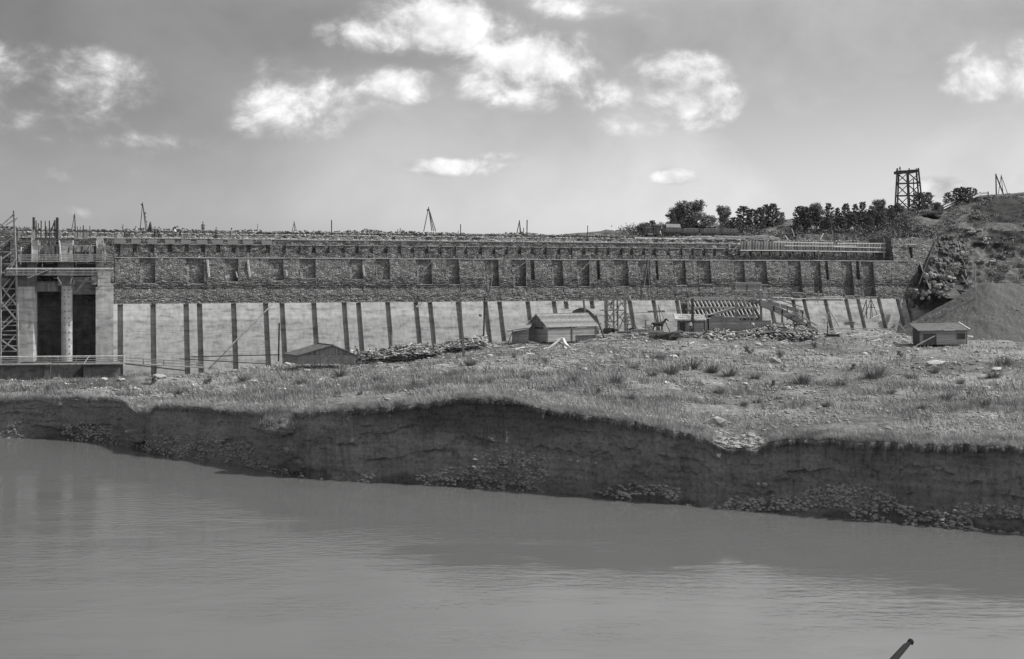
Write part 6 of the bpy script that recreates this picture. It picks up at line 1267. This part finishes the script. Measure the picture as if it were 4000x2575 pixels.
PR = {k: person_proto(k) for k in ('stand', 'bend', 'reach', 'walk', 'sit')}; pused = set()
def person(pose, loc, face, label, shirt='shirt', trous='dark_cloth', s=1.0, group=None):
    pr = PR[pose]
    if pose not in pused: pused.add(pose); o = pr
    else: o = copy_tree(pr)
    o.location = loc; o.rotation_euler = (0, 0, R(face)); o.scale = (s,)*3
    for i, m_ in ((1, shirt), (2, trous)): o.material_slots[i].link = 'OBJECT'; o.material_slots[i].material = M[m_]
    ORG[o.name] = Vector(loc); return tag(o, label, 'person', group)
# facing: 0 = away from camera (+Y), -90 = towards +X (right), 90 = left, 180 = towards the camera
def CR(x, v, z): return W(Uat(x, v), v, z)
person('reach', CR(488, 7, 21.42), 100, 'person bending in pale shirt, leftmost of the workers on the crest', 'grey_cloth')
person('bend', CR(507, 7, 21.42), 60, 'second worker from the left on the crest, stooping', 'grey_cloth')
person('stand', CR(531, 6.8, 21.42), 170, 'person in a white shirt standing just left of the tripod derrick', 'shirt', 'grey_cloth')
person('bend', CR(556, 6.8, 21.42), -90, 'person crouching low under the tripod derrick', 'grey_cloth')
person('stand', CR(606, 7, 21.42), 150, 'person in grey standing right of the hanging bucket', 'grey_cloth', 'dark_cloth')
person('walk', CR(624, 7, 21.42), 90, 'person striding on the crest, second right of the bucket', 'grey_cloth')
person('bend', CR(676, 10.6, 22.2), -90, 'dark figure bent over to the right, outlined on the sky', 'dark_cloth')
person('reach', CR(688, 7, 21.42), 90, 'person in white shirt bending below the dark bent figure', 'shirt')
person('reach', CR(703, 8, 21.42), -60, 'person half hidden by rubble right of the bent figures', 'grey_cloth')
person('stand', CR(793, 10.4, 22.15), 180, 'tall standing person with white shirt and dark trousers outlined on the sky', 'grey_cloth', 'dark_cloth', 1.12)
person('stand', CR(845, 7, 21.42), 180, 'person standing alone, second from right of the workers on the left crest', 'grey_cloth')
person('walk', CR(902, 7, 21.38), -90, 'last worker on the right of the left crest group, leaning', 'grey_cloth', 'grey_cloth')
for x, po, f, sh, lab in ((3130,'walk',90,'grey_cloth','person leaning left at the left end of the right crest group'),(3155,'bend',-70,'grey_cloth','person bent over holding a pale sack in the right crest group'),(3174,'stand',180,'shirt','person standing in the middle of the right crest group'),(3182,'stand',170,'grey_cloth','person shoulder to shoulder, third in the right crest group'),(3192,'reach',-100,'shirt','person with arms out at the right of the crest group'),(3276,'walk',100,'grey_cloth','lone person walking on the crest right of the thick post'),(3328,'stand',180,'shirt','lone person standing farthest right on the crest')):
    person(po, CR(x, 12.9, 23.48), f, lab, sh)
person('walk', CR(2580, 11.6, 22.2), 90, 'person leaning beside the locomotive cab', 'shirt')
person('bend', P(1383, 1401, 158), 90, 'person in white shirt bending over the timber debris', 'shirt', 'grey_cloth')
person('reach', P(1399, 1402, 157.6), 100, 'person in dark clothes working behind the log shed', 'dark_cloth')
person('stand', P(2522, 1296, 179), -100, 'dark standing person with hands together, left of the horse', 'dark_cloth')
person('stand', P(2697, 1300, 174.6), 180, 'person in white shirt standing at the brushwood hut wall', 'shirt')
person('bend', P(2946, 1293, 172.6), 120, 'person in white shirt stooping on the rubble heap', 'shirt')
person('bend', P(3104, 1294, 172.6), -90, 'dark person bent double to the right on the rubble heap', 'dark_cloth')
person('stand', P(3233, 1311, 171.5), 90, 'dark person standing beside the small hoist at right', 'dark_cloth')
person('reach', P(2386, 1212, 176.8), -90, 'dark person climbing at the upper left of the scaffold tower', 'dark_cloth', s=.85)
person('sit', P(2414, 1224, 177.4), 180, 'dark person crouched inside the top of the scaffold tower', 'dark_cloth', s=.8)
person('stand', P(2452, 1296, 174.5), 90, 'person standing at the right foot of the scaffold tower', 'grey_cloth', s=.9)
person('sit', P(2406, 1308, 174), -90, 'person in white shirt sitting at the foot of the scaffold tower', 'shirt', s=.9)
person('sit', P(2382, 1310, 174.2), 90, 'dark person sitting left at the foot of the scaffold tower', 'dark_cloth', s=.9)
person('sit', P(3515, 675, 240.4), 180, 'person sitting on top of the lattice tower', 'dark_cloth', s=.75)
person('reach', P(3571, 1292, 176), 90, 'person bending left of the flat roofed shed', 'grey_cloth', s=.9)
# horse and cart
Hs = {'pe':(-.72,0,1.28),'lo':(-.35,0,1.24),'mi':(0,0,1.18),'ch':(.5,0,1.22),'sh':(.72,0,1.38),'n1':(.98,0,1.62),'po':(1.18,0,1.9),'h1':(1.36,0,1.8),'mu':(1.62,0,1.56),'t0':(-1.0,0,1.34),'t1':(-1.14,0,1.05),'t2':(-1.12,0,.62)}
Hr = {'pe':(.27,.26),'lo':(.26,.26),'mi':(.28,.3),'ch':(.25,.3),'sh':(.2,.24),'n1':(.12,.19),'po':(.08,.12),'h1':(.085,.12),'mu':(.06,.07),'t0':.06,'t1':.07,'t2':.03}
He = [('pe','lo'),('lo','mi'),('mi','ch'),('ch','sh'),('sh','n1'),('n1','po'),('po','h1'),('h1','mu'),('pe','t0'),('t0','t1'),('t1','t2')]
for s, n_ in ((-1,'l'),(1,'r')):
    Hs.update({'fa'+n_:(.55,.14*s,.95),'fk'+n_:(.6+.05*s,.15*s,.55),'ff'+n_:(.57+.08*s,.15*s,.16),'fh'+n_:(.63+.08*s,.15*s,.03),'ha'+n_:(-.62,.15*s,1.0),'hs'+n_:(-.58,.16*s,.82),'hk'+n_:(-.86+.05*s,.15*s,.52),'hf'+n_:(-.82+.08*s,.15*s,.16),'hh'+n_:(-.76+.08*s,.15*s,.03),'ea'+n_:(1.17,.07*s,2.07)})
    Hr.update({'fa'+n_:.11,'fk'+n_:.06,'ff'+n_:.045,'fh'+n_:.055,'ha'+n_:.16,'hs'+n_:.12,'hk'+n_:.06,'hf'+n_:.045,'hh'+n_:.055,'ea'+n_:.022})
    He += [('ch','fa'+n_),('fa'+n_,'fk'+n_),('fk'+n_,'ff'+n_),('ff'+n_,'fh'+n_),('pe','ha'+n_),('ha'+n_,'hs'+n_),('hs'+n_,'hk'+n_),('hk'+n_,'hf'+n_),('hf'+n_,'hh'+n_),('po','ea'+n_)]
ks = list(Hs); ix = {k: i for i, k in enumerate(ks)}; me = skin_obj('horse', [Hs[k] for k in ks], [(ix[a_], ix[b_]) for a_, b_ in He], [Hr[k] for k in ks]); me.materials.append(M['horse'])
ho = bpy.data.objects.new('horse', me); COL.objects.link(ho); hp_ = P(2572, 1296, 178.5); ho.location = hp_; ORG[ho.name] = hp_; ho.scale = (.98,)*3; ho.rotation_euler = (0, 0, R(6)); tag(ho, 'dark horse in harness standing under the hoist frame, head to the right', 'horse')
mb = MB(); mb.prism([hp_+Vector(q) for q in ((.78,-.02,1.66),(1.12,-.02,2.02),(1.2,-.02,2.0),(.95,-.02,1.75))], (0, .05, 0)); mn_ = mb.build('mane', M['iron'], ho)
ct = thing('horse_cart', 'low two wheeled cart hitched behind the dark horse', 'cart', tuple(P(2532, 1297, 178.8))); c = P(2534, 1297, 178.8)
for dY in (-.55, .55):
    mb = MB(); q0 = None
    for k in range(18):
        a_ = k*2*math.pi/18; b_ = (k+1)*2*math.pi/18; mb.beam(c+Vector((math.cos(a_)*.5, dY, .5+math.sin(a_)*.5)), c+Vector((math.cos(b_)*.5, dY, .5+math.sin(b_)*.5)), .06)
    wh = mb.build('wheel', M['wood'], ct)
    for k in range(5): a_ = k*math.pi/5; mb = MB(); mb.beam(c+Vector((math.cos(a_)*.47, dY, .5+math.sin(a_)*.47)), c+Vector((-math.cos(a_)*.47, dY, .5-math.sin(a_)*.47)), .04); mb.build('spoke', M['wood'], wh)
    mb = MB(); mb.beam(c+Vector((-.9, dY*.7, .68)), c+Vector((2.3, dY*.7, .95)), .07); mb.build('shaft', M['wood'], ct)
mb = MB(); mb.box(c+Vector((-.2, 0, .75)), (1.5, .9, .1)); mb.build('cart_bed', M['wood'], ct)
# distant trees behind the scaffold at the far left
for i, (x, w) in enumerate(((8,30),(28,26),(48,24))):
    o = copy_tree(PB[i % 2], P(x, 907, 330)); S = w/F*330/.7; o.scale = (S, S, 24/F*330); o['label'] = '%s small distant tree seen through the far left scaffold' % ['leftmost', 'middle', 'rightmost'][i]; o['category'] = 'tree'; o['group'] = 'distant trees at far left'
dl = MB(); dl.prism([P(-80, 903, 345), P(52, 900, 345), P(66, 912, 345), P(-80, 912, 345)], (0, 6, 0)); o = dl.build('distant_knoll', M['coping']); tag(o, kind='structure')
# a bare twig of the near bank that reaches into the bottom right corner
tg = thing('twig', 'dark bare twig poking up at the bottom right edge, close to the camera', 'twig', (.9, 2.6, 13.9)); a_, b_ = P(3558, 2507, 3.2), P(3480, 2590, 3.05)
mb = MB(); pts = [a_, P(3536, 2526, 3.18), b_, Vector((1.0, 2.9, 14.55)), Vector((.93, 2.7, 14.1))]; rs = [.004, .0075, .009, .012, .016]
for k in range(4): mb.tube(pts[k+1], pts[k], rs[k+1], rs[k], 8)
mb.rock(a_, .009, seed=1); mb.build('stem', M['charred'], tg)
